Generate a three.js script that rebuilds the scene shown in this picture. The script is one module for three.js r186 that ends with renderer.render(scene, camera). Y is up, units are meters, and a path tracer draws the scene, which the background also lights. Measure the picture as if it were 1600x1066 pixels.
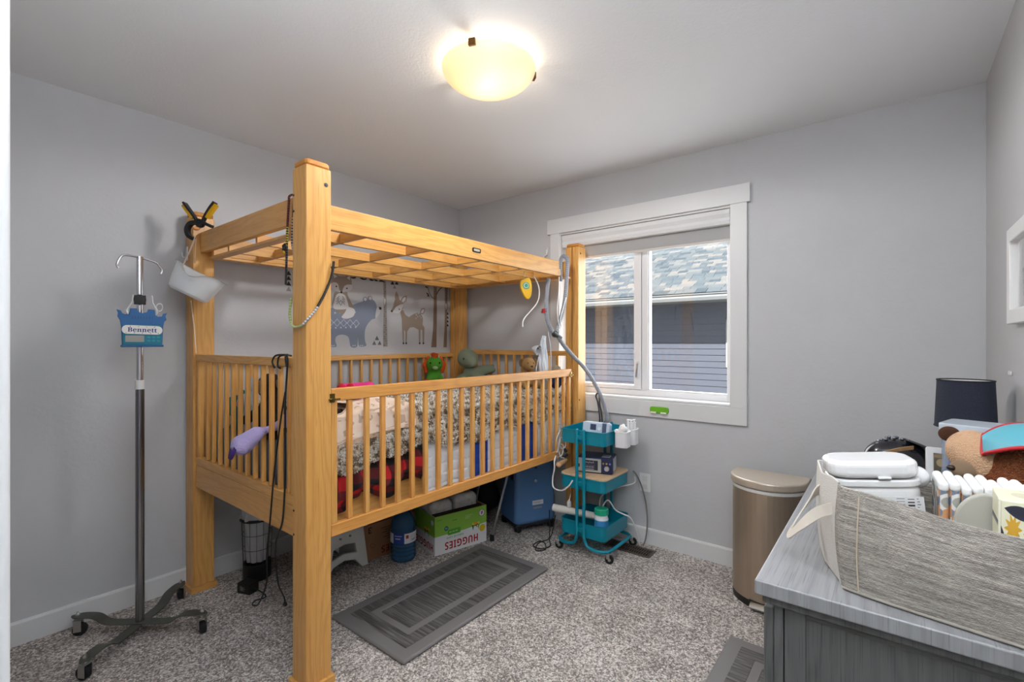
import * as THREE from 'three';
import { RoundedBoxGeometry } from 'three/addons/geometries/RoundedBoxGeometry.js';
import { TextGeometry } from 'three/addons/geometries/TextGeometry.js';
import { mergeGeometries, mergeVertices, toCreasedNormals } from 'three/addons/utils/BufferGeometryUtils.js';
import { MarchingCubes } from 'three/addons/objects/MarchingCubes.js';
import { FontLoader } from 'three/addons/loaders/FontLoader.js';
import { RectAreaLightUniformsLib } from 'three/addons/lights/RectAreaLightUniformsLib.js';

// ---------------------------------------------------------------- camera, sky, sun, large lights, exposure
RectAreaLightUniformsLib.init();
const scene = new THREE.Scene();
const renderer = new THREE.WebGLRenderer({ antialias: true });
renderer.toneMapping = THREE.LinearToneMapping;
renderer.toneMappingExposure = 1.52;
renderer.shadowMap.enabled = true;
const camera = new THREE.PerspectiveCamera(71.15, 1600 / 1066, 0.02, 60);
camera.position.set(2.922, 1.292, 2.942);
camera.rotation.set(0, 0.671848, 0);
camera.setViewOffset(1600, 1066, 0, -2.2, 1600, 1066);   // the lens is shifted by two pixels: verticals stay vertical
scene.background = new THREE.Color(0.82, 0.91, 1.0);       // clear daytime sky
scene.backgroundIntensity = 1.4;
const sun = new THREE.DirectionalLight(new THREE.Color(1, 0.965, 0.9), 15);   // high behind this house, falls on the neighbour's wall
sun.position.set(1.2, 6.05, 5.0); sun.target.position.set(0, 0, 0);
sun.shadow.mapSize.set(4096, 4096);
Object.assign(sun.shadow.camera, { left: -8, right: 8, top: 8, bottom: -8, near: 0.1, far: 40 });
scene.add(sun, sun.target);
// unseen area light outside the glass, boosting the sky light through the window opening
const WINDOW_LIGHT = 3.2, daylightBoost = new THREE.RectAreaLight(new THREE.Color(0.95, 0.98, 1), WINDOW_LIGHT, 1.1, 0.98);
daylightBoost.position.set(1.614, 1.46, -0.175); daylightBoost.lookAt(1.614, 1.3, 3); scene.add(daylightBoost);
const UNSEEN_HALL_LIGHT = 0.3, BULB_LIGHT = 0.065, BOWL_LIGHT = 1.75, UNSEEN_UPLIGHT = 13.2;   // unseen hallway globe; the bulbs and the glass bowl of the ceiling lamp; the unseen uplighter by the doorway

// ---------------------------------------------------------------- helpers
let seed = 12345;
const rnd = () => { seed = (seed + 0x6d2b79f5) | 0; let t = Math.imul(seed ^ (seed >>> 15), 1 | seed); t = (t + Math.imul(t ^ (t >>> 7), 61 | t)) ^ t; return ((t ^ (t >>> 14)) >>> 0) / 4294967296; };
const V = (x, y, z) => new THREE.Vector3(x, y, z);
const PI = Math.PI, cl = (x, a = 0, b = 1) => Math.min(b, Math.max(a, x)), mix = (a, b, t) => a + (b - a) * t;
const sm = (a, b, x) => { const t = cl((x - a) / (b - a)); return t * t * (3 - 2 * t); };
const used = {};
function numbered(n) { if (!(n in used)) { used[n] = 0; return n; } used[n]++; return n + '_' + String(used[n]).padStart(3, '0'); }
function tag(o, label, category, group) { o.userData.label = label; o.userData.category = category; if (group) o.userData.group = group; return o; }
function thing(name, label, category, pos = [0, 0, 0], turn = 0, group) {
  const o = new THREE.Group(); o.name = numbered(name); o.position.set(...pos); o.rotation.y = turn; scene.add(o);
  return tag(o, label, category, group);
}
function one(name, geo, m, label, category, pos = [0, 0, 0], turn = 0, group) {
  const o = new THREE.Mesh(geo, m); o.name = numbered(name); o.position.set(...pos); o.rotation.y = turn; scene.add(o);
  return tag(o, label, category, group);
}
function part(name, geo, m, parent, pos, rot) {
  const o = new THREE.Mesh(geo, m); o.name = name; parent.add(o);
  if (pos) o.position.set(...pos); if (rot) o.rotation.set(...rot);
  return o;
}
function struct(name, geo, m, pos, parent) {
  const o = geo ? new THREE.Mesh(geo, m) : new THREE.Group(); o.name = name; (parent || scene).add(o);
  if (pos) o.position.set(...pos); if (!parent) o.userData.kind = 'structure';
  return o;
}
const grp = (name, parent, pos, turn) => { const o = new THREE.Group(); o.name = name; parent.add(o); if (pos) o.position.set(...pos); if (turn) o.rotation.y = turn; return o; };
// uv in metres from the main direction of each face, the longest side (or a given axis) along v
function uvBox(g, grain, ox = rnd() * 3, oy = rnd() * 3) {
  if (g.index) g = g.toNonIndexed();
  g.computeBoundingBox(); const s = g.boundingBox.getSize(V(0, 0, 0)).toArray();
  const G = grain ?? s.indexOf(Math.max(...s)), p = g.attributes.position, n = g.attributes.normal, uv = new Float32Array(p.count * 2);
  for (let t = 0; t < p.count; t += 3) {
    let a = [0, 0, 0];
    for (let k = 0; k < 3; k++) { a[0] += Math.abs(n.getX(t + k)); a[1] += Math.abs(n.getY(t + k)); a[2] += Math.abs(n.getZ(t + k)); }
    const N = a.indexOf(Math.max(...a)), rest = [0, 1, 2].filter((k) => k !== N);
    const vA = rest.includes(G) ? G : rest[1], uA = rest.find((k) => k !== vA);
    for (let k = 0; k < 3; k++) { const q = [p.getX(t + k), p.getY(t + k), p.getZ(t + k)]; uv[2 * (t + k)] = q[uA] + ox + N * 0.37; uv[2 * (t + k) + 1] = q[vA] + oy; }
  }
  g.setAttribute('uv', new THREE.BufferAttribute(uv, 2)); return g;
}
const box = (w, h, d, r = 0.002, grain, seg = 1) => uvBox(new RoundedBoxGeometry(w, h, d, seg, Math.min(r, w / 2.01, h / 2.01, d / 2.01)), grain);
const span = (x0, x1, y0, y1, z0, z1, r, grain) => box(x1 - x0, y1 - y0, z1 - z0, r, grain).translate((x0 + x1) / 2, (y0 + y1) / 2, (z0 + z1) / 2);
const merge = (...gs) => { gs = gs.flat().map((g) => { g = g.index ? g.toNonIndexed() : g; for (const k of Object.keys(g.attributes)) if (!['position', 'normal', 'uv'].includes(k)) g.deleteAttribute(k); if (!g.attributes.uv) g.setAttribute('uv', new THREE.BufferAttribute(new Float32Array(g.attributes.position.count * 2), 2)); return g; }); return mergeGeometries(gs); };
const cyl = (r1, r2, h, n = 24, open = false) => new THREE.CylinderGeometry(r1, r2, h, n, 1, open);
const lathe = (pts, n = 48, creased = 0.6) => { const g = new THREE.LatheGeometry(pts.map(([x, y]) => new THREE.Vector2(x, y)), n); return creased ? toCreasedNormals(g, creased) : g; };
const curve = (pts, closed = false, tension = 0.5) => new THREE.CatmullRomCurve3(pts.map((p) => V(...p)), closed, 'catmullrom', tension);
const tube = (pts, r, seg = 40, sides = 8, closed = false) => new THREE.TubeGeometry(curve(pts, closed), seg, r, sides, closed);
function rod(a, b, r1, r2 = r1, n = 12) {                     // straight round bar between two points
  const A = V(...a), B = V(...b), g = cyl(r2, r1, A.distanceTo(B), n);
  g.applyQuaternion(new THREE.Quaternion().setFromUnitVectors(V(0, 1, 0), B.clone().sub(A).normalize()));
  return g.translate((A.x + B.x) / 2, (A.y + B.y) / 2, (A.z + B.z) / 2);
}
const shape = (pts, holes = []) => { const s = new THREE.Shape(pts.map(([x, y]) => new THREE.Vector2(x, y))); for (const h of holes) s.holes.push(new THREE.Path(h.map(([x, y]) => new THREE.Vector2(x, y)))); return s; };
const smoothShape = (pts, n = 6) => { const c = new THREE.SplineCurve([...pts, pts[0], pts[1]].map(([x, y]) => new THREE.Vector2(x, y))); const N = pts.length, out = []; for (let i = 0; i < N * n; i++) { const q = c.getPoint(i / n / (N + 1)); out.push([q.x, q.y]); } return out; };
const ext = (s, depth, bevel = 0, seg = 1, curveSegments = 16) => new THREE.ExtrudeGeometry(s, { depth, bevelEnabled: bevel > 0, bevelSize: bevel, bevelThickness: bevel, bevelSegments: seg, curveSegments });
function roundRect(w, h, r, n = 6) {
  const p = []; for (const [cx, cy, a0] of [[w / 2 - r, h / 2 - r, 0], [-w / 2 + r, h / 2 - r, 1], [-w / 2 + r, -h / 2 + r, 2], [w / 2 - r, -h / 2 + r, 3]]) for (let i = 0; i <= n; i++) { const a = (a0 + i / n) * PI / 2; p.push([cx + r * Math.cos(a), cy + r * Math.sin(a)]); }
  return p;
}
// a flat strip swept along points: width along 'side', thickness along the normal
function strip(pts, side, width, th, n = 40, wf = () => 1) {
  const c = curve(pts), pos = [], idx = [], uv = [], S = V(...side).normalize(); let len = 0, prev;
  for (let i = 0; i <= n; i++) {
    const t = i / n, P = c.getPointAt(t), T = c.getTangentAt(t), W = S.clone().addScaledVector(T, -S.dot(T)).normalize(), N = T.clone().cross(W).normalize();
    if (prev) len += P.distanceTo(prev); prev = P;
    for (const [a, b] of [[-1, -1], [1, -1], [1, 1], [-1, 1]]) { const q = P.clone().addScaledVector(W, a * width * wf(t) / 2).addScaledVector(N, b * th / 2); pos.push(q.x, q.y, q.z); uv.push((a + 1) * width / 2, len); }
    if (i) for (let k = 0; k < 4; k++) { const a = (i - 1) * 4 + k, b = (i - 1) * 4 + (k + 1) % 4, d = i * 4 + k, e = i * 4 + (k + 1) % 4; idx.push(a, b, e, a, e, d); }
  }
  idx.push(0, 2, 1, 0, 3, 2); const l = n * 4; idx.push(l, l + 1, l + 2, l, l + 2, l + 3);
  const g = new THREE.BufferGeometry(); g.setAttribute('position', new THREE.Float32BufferAttribute(pos, 3)); g.setAttribute('uv', new THREE.Float32BufferAttribute(uv, 2)); g.setIndex(idx);
  g.computeVertexNormals(); return toCreasedNormals(g, 0.7);
}
// grid surface f(s,t) -> [x,y,z]; uv in the units of uvf
function sheet(f, ns, nt, uvf = (s, t) => [s, t]) {
  const pos = [], uv = [], idx = [];
  for (let j = 0; j <= nt; j++) for (let i = 0; i <= ns; i++) { pos.push(...f(i / ns, j / nt)); uv.push(...uvf(i / ns, j / nt)); }
  for (let j = 0; j < nt; j++) for (let i = 0; i < ns; i++) { const a = j * (ns + 1) + i, b = a + 1, c = a + ns + 1, d = c + 1; idx.push(a, b, d, a, d, c); }
  const g = new THREE.BufferGeometry(); g.setAttribute('position', new THREE.Float32BufferAttribute(pos, 3)); g.setAttribute('uv', new THREE.Float32BufferAttribute(uv, 2)); g.setIndex(idx); g.computeVertexNormals(); return g;
}
// smooth union of tapered capsules [ax,ay,az, bx,by,bz, ra, rb]
function blob(prims, cell = 0.008, k = 0.02, lump = 0) {
  const lo = [1e9, 1e9, 1e9], hi = [-1e9, -1e9, -1e9];
  for (const q of prims) for (const [o, r] of [[0, q[6]], [3, q[7]]]) for (let i = 0; i < 3; i++) { lo[i] = Math.min(lo[i], q[o + i] - r); hi[i] = Math.max(hi[i], q[o + i] + r); }
  const size = Math.max(hi[0] - lo[0], hi[1] - lo[1], hi[2] - lo[2]) + 6 * cell, res = Math.min(90, Math.ceil(size / cell) + 2), c = lo.map((a, i) => (a + hi[i]) / 2);
  const mc = new MarchingCubes(res, new THREE.MeshBasicMaterial(), false, false, 120000); mc.isolation = 0; const half = res / 2, S = size / 2;
  for (let z = 0; z < res; z++) for (let y = 0; y < res; y++) for (let x = 0; x < res; x++) {
    const px = c[0] + (x - half) / half * S, py = c[1] + (y - half) / half * S, pz = c[2] + (z - half) / half * S; let acc = 0;
    for (const [ax, ay, az, bx, by, bz, ra, rb] of prims) {
      const dx = bx - ax, dy = by - ay, dz = bz - az, L = dx * dx + dy * dy + dz * dz, t = L > 0 ? cl(((px - ax) * dx + (py - ay) * dy + (pz - az) * dz) / L) : 0;
      const d = Math.hypot(px - ax - t * dx, py - ay - t * dy, pz - az - t * dz) - mix(ra, rb, t); acc += Math.exp(-d / k * 3);
    }
    let d = -k / 3 * Math.log(acc + 1e-30); if (lump) d += lump * (noise3(px * 60, py * 60, pz * 60) - 0.5);
    mc.field[x + y * res + z * res * res] = -d;
  }
  mc.update(); let g = new THREE.BufferGeometry(); const n = mc.count, p = new Float32Array(n * 3), uv = new Float32Array(n * 2);
  for (let i = 0; i < n; i++) for (let a = 0; a < 3; a++) p[3 * i + a] = mc.positionArray[3 * i + a] * S + c[a];
  g.setAttribute('position', new THREE.BufferAttribute(p, 3)); g = mergeVertices(g, 1e-5); g.computeVertexNormals();
  const P = g.attributes.position, u2 = new Float32Array(P.count * 2); for (let i = 0; i < P.count; i++) { u2[2 * i] = P.getX(i) + 0.6 * P.getZ(i); u2[2 * i + 1] = P.getY(i) - 0.4 * P.getZ(i); }
  g.setAttribute('uv', new THREE.BufferAttribute(u2, 2)); return g;
}
const ball = (r, sx = 1, sy = 1, sz = 1, n = 20) => new THREE.SphereGeometry(r, n, Math.ceil(n * 0.7)).scale(sx, sy, sz);
// periodic value noise
const H = (x, y, z = 0) => { let h = Math.imul(x, 374761393) ^ Math.imul(y, 668265263) ^ Math.imul(z, 1274126177); h = Math.imul(h ^ (h >>> 13), 1274126177); return ((h ^ (h >>> 16)) >>> 0) / 4294967296; };
function noise(x, y, px, py, s = 0) {
  const i = Math.floor(x), j = Math.floor(y), f = x - i, g = y - j, u = f * f * (3 - 2 * f), v = g * g * (3 - 2 * g), w = (a, b) => H(((i + a) % px + px) % px, ((j + b) % py + py) % py, s);
  return mix(mix(w(0, 0), w(1, 0), u), mix(w(0, 1), w(1, 1), u), v);
}
function noise3(x, y, z) {
  const i = Math.floor(x), j = Math.floor(y), k = Math.floor(z), f = x - i, g = y - j, h = z - k, w = (a, b, c) => H(i + a, j + b, k + c);
  return mix(mix(mix(w(0, 0, 0), w(1, 0, 0), f), mix(w(0, 1, 0), w(1, 1, 0), f), g), mix(mix(w(0, 0, 1), w(1, 0, 1), f), mix(w(0, 1, 1), w(1, 1, 1), f), g), h);
}
const fbm = (u, v, fu, fv, o = 4, s = 0) => { let a = 0, k = 0.5, t = 0; for (let i = 0; i < o; i++) { a += k * noise(u * fu, v * fv, fu, fv, s + i); t += k; k *= 0.5; fu *= 2; fv *= 2; } return a / t; };
function dtex(w, h, f, size = [1, 1], srgb = true) {          // f(u,v) -> [r,g,b] in 0..255 or one value in 0..1; size in metres
  const d = new Uint8Array(w * h * 4);
  for (let y = 0; y < h; y++) for (let x = 0; x < w; x++) { let c = f((x + 0.5) / w, (y + 0.5) / h); if (typeof c === 'number') c = [c * 255, c * 255, c * 255]; const o = 4 * (y * w + x); for (let k = 0; k < 3; k++) d[o + k] = cl(Math.round(c[k]), 0, 255); d[o + 3] = 255; }
  const t = new THREE.DataTexture(d, w, h); t.wrapS = t.wrapT = THREE.RepeatWrapping; t.magFilter = THREE.LinearFilter; t.minFilter = THREE.LinearMipmapLinearFilter; t.generateMipmaps = true;
  if (srgb) t.colorSpace = THREE.SRGBColorSpace; t.repeat.set(1 / size[0], 1 / size[1]); t.needsUpdate = true; return t;
}
function ctex(w, h, draw) { const c = document.createElement('canvas'); c.width = w; c.height = h; const x = c.getContext('2d'); draw(x, w, h); const t = new THREE.CanvasTexture(c); t.colorSpace = THREE.SRGBColorSpace; t.anisotropy = 8; return t; }
const lerp3 = (a, b, t) => [mix(a[0], b[0], t), mix(a[1], b[1], t), mix(a[2], b[2], t)];
const M = (color, roughness = 0.6, o = {}) => new THREE.MeshPhysicalMaterial({ color, roughness, ...o });
const font = await new FontLoader().loadAsync('fonts/droid/droid_serif_bold.typeface.json');
const fontSans = await new FontLoader().loadAsync('fonts/droid/droid_sans_bold.typeface.json');
function text(str, size, depth, f = font) { const g = new TextGeometry(str, { font: f, size, depth, curveSegments: 4, bevelEnabled: false }); g.computeBoundingBox(); const b = g.boundingBox; return g.translate(-(b.min.x + b.max.x) / 2, -(b.min.y + b.max.y) / 2, 0); }

// ---------------------------------------------------------------- materials
const grainTex = (A, B, C, s) => dtex(512, 1024, (u, v) => {
  const warp = fbm(u, v, 3, 2, 3, s), rings = 0.5 + 0.5 * Math.sin((u * 9 + warp * 5.5) * 2 * PI), streak = fbm(u, v, 90, 4, 3, s + 9), pore = fbm(u, v, 220, 14, 2, s + 17), broad = fbm(u, v, 5, 1, 2, s + 31);
  let c = lerp3(A, B, cl(0.18 + 0.4 * Math.pow(rings, 2.2) * (0.4 + warp) + 0.35 * (streak - 0.5) + 0.3 * (broad - 0.5)));
  return lerp3(c, C, cl((0.36 - pore) * 2.6, 0, 0.6));
}, [0.3, 1.1]);
const woodMap = grainTex([222, 168, 93], [193, 132, 61], [169, 111, 48], 3);
const woodBump = dtex(256, 512, (u, v) => fbm(u, v, 120, 6, 3, 5), [0.3, 1.1], false);
const wood = M(0xffffff, 0.42, { map: woodMap, bumpMap: woodBump, bumpScale: 0.0003, clearcoat: 0.25, clearcoatRoughness: 0.35 });
const woodPale = M(0xfff4e8, 0.42, { map: woodMap, clearcoat: 0.2, clearcoatRoughness: 0.4 });
const woodEnd = M(0xecd8b8, 0.55, { map: woodMap });
const greyWoodMap = grainTex([154, 155, 157], [116, 117, 119], [84, 84, 86], 41);
const greyWood = M(0xffffff, 0.38, { map: greyWoodMap, clearcoat: 0.3, clearcoatRoughness: 0.3 });
const greyWoodShaded = M(0xa9aaa6, 0.5, { map: greyWoodMap });  // wood of the top tinted darker, shade on the sides put into the colour
const wallBump = dtex(512, 512, (u, v) => fbm(u, v, 40, 40, 4, 7), [0.5, 0.5], false);
const wallTint = dtex(256, 256, (u, v) => { const a = 197 + 5 * (fbm(u, v, 6, 6, 4, 3) - 0.5); return [a - 1, a, a + 3]; }, [1.6, 1.6]);
const wallMat = M(0xffffff, 0.82, { map: wallTint, bumpMap: wallBump, bumpScale: 0.0006 });
const ceilBump = dtex(512, 512, (u, v) => cl(fbm(u, v, 60, 60, 3, 77) * 1.6 - 0.3), [0.45, 0.45], false);
const ceilMat = M(0xedeff2, 0.9, { bumpMap: ceilBump, bumpScale: 0.0004 });
const trimMat = M(0xdadbdc, 0.42);
const vinyl = M(0xe6e6e8, 0.35);
const carpetMap = dtex(1024, 1024, (u, v) => {
  const a = fbm(u, v, 250, 250, 2, 4), b = fbm(u, v, 120, 120, 2, 8), c = fbm(u, v, 9, 9, 3, 12), d = noise(u * 340, v * 340, 340, 340, 21);
  let t = 0.5 + 1.5 * (a - 0.5) + 0.85 * (b - 0.5) + 0.4 * (c - 0.5) + 0.45 * (d - 0.5);
  let k = lerp3([112, 105, 101], [242, 236, 231], cl(t)); return lerp3(k, [176, 160, 146], 0.2 * noise(u * 150, v * 150, 150, 150, 30));
}, [1.15, 1.15]);
const carpetBump = dtex(1024, 1024, (u, v) => 0.6 * fbm(u, v, 240, 240, 2, 4) + 0.4 * fbm(u, v, 100, 100, 2, 8), [1.15, 1.15], false);
const carpet = M(0xffffff, 0.97, { map: carpetMap, bumpMap: carpetBump, bumpScale: 0.009 });
const chrome = M(0xc8c8cc, 0.16, { metalness: 1 }), steelDark = M(0x8a8a8e, 0.22, { metalness: 1 }), zinc = M(0xb8b8b4, 0.35, { metalness: 1 });
const legGrey = M(0x55564f, 0.42, { metalness: 0.35 }), black = M(0x141414, 0.5), rubber = M(0x17171a, 0.7), brass = M(0x7d6a3a, 0.35, { metalness: 1 });
const white = M(0xe9e9e9, 0.4), whiteMatt = M(0xe4e4e4, 0.8), teal = M(0x00839a, 0.36), tealDark = M(0x045a70, 0.4);
const clear = M(0xf4f8fa, 0.12, { transmission: 0.9, thickness: 0, ior: 1.3 });
const cloudy = M(0xf0f2f4, 0.4, { transmission: 0.35, thickness: 0 });
const fuzz = dtex(256, 256, (u, v) => fbm(u, v, 60, 60, 3, 50), [0.12, 0.12], false);
const plush = (c, o = {}) => M(c, 0.95, { bumpMap: fuzz, bumpScale: 0.004, sheen: 0.5, sheenRoughness: 0.6, sheenColor: new THREE.Color(c), ...o });

// ---------------------------------------------------------------- room shell (metres; x right along the window wall, z towards the door, y up)
const W = 3.249, D = 2.915, HT = 2.44;
const wallGeo = (s, depth) => uvBox(ext(shape(s[0], s.slice(1)), depth), 1, 0, 0);
const rect = (a, b, c, d) => [[a, c], [b, c], [b, d], [a, d]];
struct('floor', uvBox(new THREE.BoxGeometry(4.6, 0.1, 4.9), 2, 0, 0).translate(0, -0.05, 0), carpet, [1.9, 0, 2.25]);
struct('ceiling', uvBox(new THREE.BoxGeometry(4.6, 0.14, 4.9), 2, 0, 0).translate(0, 0.07, 0), ceilMat, [1.9, HT, 2.25]);
struct('wall_left', uvBox(new THREE.BoxGeometry(0.12, HT, D + 0.26), 1, 0, 0), wallMat, [-0.06, HT / 2, D / 2 - 0.03]);
struct('wall_right', uvBox(new THREE.BoxGeometry(0.12, HT, D + 0.26), 1, 0, 0), wallMat, [W + 0.06, HT / 2, D / 2 - 0.03]);
const WX0 = 1.024, WX1 = 2.204, WY0 = 0.92, WY1 = 2.085;
struct('wall_back', wallGeo([rect(0, W, 0, HT), rect(WX0, WX1, WY0, WY1)], 0.16), wallMat, [0, 0, -0.16]);
const DX0 = 2.43, DX1 = 3.2, DH = 2.05;
struct('wall_front', wallGeo([[[0, 0], [DX0, 0], [DX0, DH], [DX1, DH], [DX1, 0], [W, 0], [W, HT], [0, HT]]], 0.12), wallMat, [0, 0, D]);
// hallway behind the doorway, where the photographer stands
struct('wall_hall_back', uvBox(new THREE.BoxGeometry(2.4, HT, 0.1), 1, 0, 0), wallMat, [2.9, HT / 2, 4.45]);
struct('wall_hall_left', uvBox(new THREE.BoxGeometry(0.1, HT, 1.36), 1, 0, 0), wallMat, [1.7, HT / 2, 3.72]);
struct('wall_hall_right', uvBox(new THREE.BoxGeometry(0.1, HT, 1.36), 1, 0, 0), wallMat, [4.05, HT / 2, 3.72]);
struct('wall_hall_side', uvBox(new THREE.BoxGeometry(0.75, HT, 0.1), 1, 0, 0), wallMat, [3.745, HT / 2, 2.99]);
// baseboards with an eased top edge
const bbProfile = [[0, 0], [0.012, 0], [0.012, 0.092], [0.008, 0.1], [0, 0.102]];
const bbGeo = (len) => uvBox(ext(shape(bbProfile), len), 2);
struct('baseboard_left', bbGeo(D), trimMat, [0, 0, 0]);
struct('baseboard_right', bbGeo(D).rotateY(PI), trimMat, [W, 0, D]);
struct('baseboard_back', bbGeo(W - 0.026).rotateY(-PI / 2), trimMat, [W - 0.013, 0, 0]);
struct('baseboard_front', bbGeo(DX0 - 0.09).rotateY(PI / 2), trimMat, [0.013, 0, D]);
// doorway: jambs and casing with rounded inner edge
{
  const d = struct('door_1', null);
  part('jamb', span(DX0 - 0.001, DX0 + 0.016, 0, DH, D - 0.001, D + 0.121, 0.002), trimMat, d); part('jamb', span(DX1 - 0.016, DX1 + 0.001, 0, DH, D - 0.001, D + 0.121, 0.002), trimMat, d);
  part('jamb_head', span(DX0 + 0.016, DX1 - 0.016, DH - 0.016, DH, D - 0.001, D + 0.121, 0.002), trimMat, d);
  part('casing', span(DX0 - 0.075, DX0 + 0.0045, 0, DH + 0.02, D - 0.0165, D - 0.0005, 0.005), trimMat, d);
  part('casing_head', span(DX0 - 0.1, W - 0.02, DH + 0.02, DH + 0.11, D - 0.0185, D - 0.0005, 0.003), trimMat, d);
}
// ---------------------------------------------------------------- window
const glass = M(0xffffff, 0.02, { transmission: 1, thickness: 0, ior: 1.5 });
{
  const w = struct('window_1', null);
  part('casing_head', span(0.93, 2.302, 2.085, 2.192, 0, 0.021, 0.002), trimMat, w);
  part('casing_side', span(0.957, 1.034, 0.918, 2.085, 0, 0.018, 0.002), trimMat, w);
  part('casing_side', span(2.196, 2.286, 0.918, 2.085, 0, 0.018, 0.002), trimMat, w);
  part('casing_bottom', span(0.957, 2.286, 0.818, 0.918, 0, 0.018, 0.002), trimMat, w);
  part('reveal', span(WX0, WX0 + 0.012, WY0, WY1, -0.16, 0.001, 0.001), trimMat, w); part('reveal', span(WX1 - 0.012, WX1, WY0, WY1, -0.16, 0.001, 0.001), trimMat, w);
  part('reveal', span(WX0 + 0.012, WX1 - 0.012, WY1 - 0.012, WY1, -0.16, 0.001, 0.001), trimMat, w);
  part('sill', span(WX0 + 0.012, WX1 - 0.012, WY0, WY0 + 0.014, -0.16, 0.004, 0.003), trimMat, w);
  const z0 = -0.155, z1 = -0.098, y0 = 0.934, y1 = 2.072;
  const fr = part('frame', merge(span(1.036, 1.08, y0, y1, z0, z1, 0.003), span(2.151, 2.192, y0, y1, z0, z1, 0.003), span(1.08, 2.151, y0, 0.972, z0, z1, 0.003), span(1.08, 2.151, 2.03, y1, z0, z1, 0.003), span(1.615, 1.655, 0.972, 2.03, z0, z1, 0.003)), vinyl, w);
  part('bead', merge(span(1.655, 1.665, 0.972, 2.03, z0 + 0.01, z1 - 0.008, 0.002), span(1.665, 2.151, 0.972, 0.98, z0 + 0.01, z1 - 0.008, 0.002)), vinyl, w);
  const sash = part('sash', merge(span(1.08, 1.125, 0.975, 2.03, z0 + 0.004, z1 + 0.006, 0.004), span(1.56, 1.612, 0.975, 2.03, z0 + 0.004, z1 + 0.006, 0.004), span(1.125, 1.56, 0.975, 1.003, z0 + 0.004, z1 + 0.006, 0.004), span(1.125, 1.56, 1.99, 2.03, z0 + 0.004, z1 + 0.006, 0.004)), vinyl, w);
  part('pane', new THREE.BoxGeometry(0.442, 0.99, 0.005), glass, sash, [1.3425, 1.497, -0.128]);
  part('pane', new THREE.BoxGeometry(0.492, 1.052, 0.005), glass, fr, [1.908, 1.504, -0.128]);
  const h = part('latch', span(1.575, 1.597, 1.045, 1.165, z1 + 0.006, z1 + 0.016, 0.004), vinyl, sash);
  part('latch_lever', strip([[1.59, 1.15, z1 + 0.018], [1.592, 1.11, z1 + 0.03], [1.585, 1.07, z1 + 0.022], [1.583, 1.058, z1 + 0.016]], [1, 0, 0], 0.012, 0.006, 14), zinc, w);
}
// roller blind rolled up inside the top of the window opening
{
  const b = thing('roller_blind', 'light grey roller blind rolled up under the head of the window', 'blind', [1.614, 1.98, -0.05]);
  part('headrail', uvBox(ext(shape([[0, 0], [0.035, 0.002], [0.042, 0.02], [0.036, 0.04], [0.044, 0.062], [0.04, 0.088], [0, 0.088]]), 1.148).rotateY(PI / 2)).rotateY(PI).translate(0.574, 0.002, 0.0), trimMat, b);
  part('fabric', span(-0.566, 0.566, -0.075, 0.03, -0.006, -0.003, 0.0005), M(0xa8a8a8, 0.85), b);
  part('hem_bar', span(-0.568, 0.568, -0.092, -0.074, -0.011, 0.001, 0.004), M(0xc9c4bf, 0.6), b);
}
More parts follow.
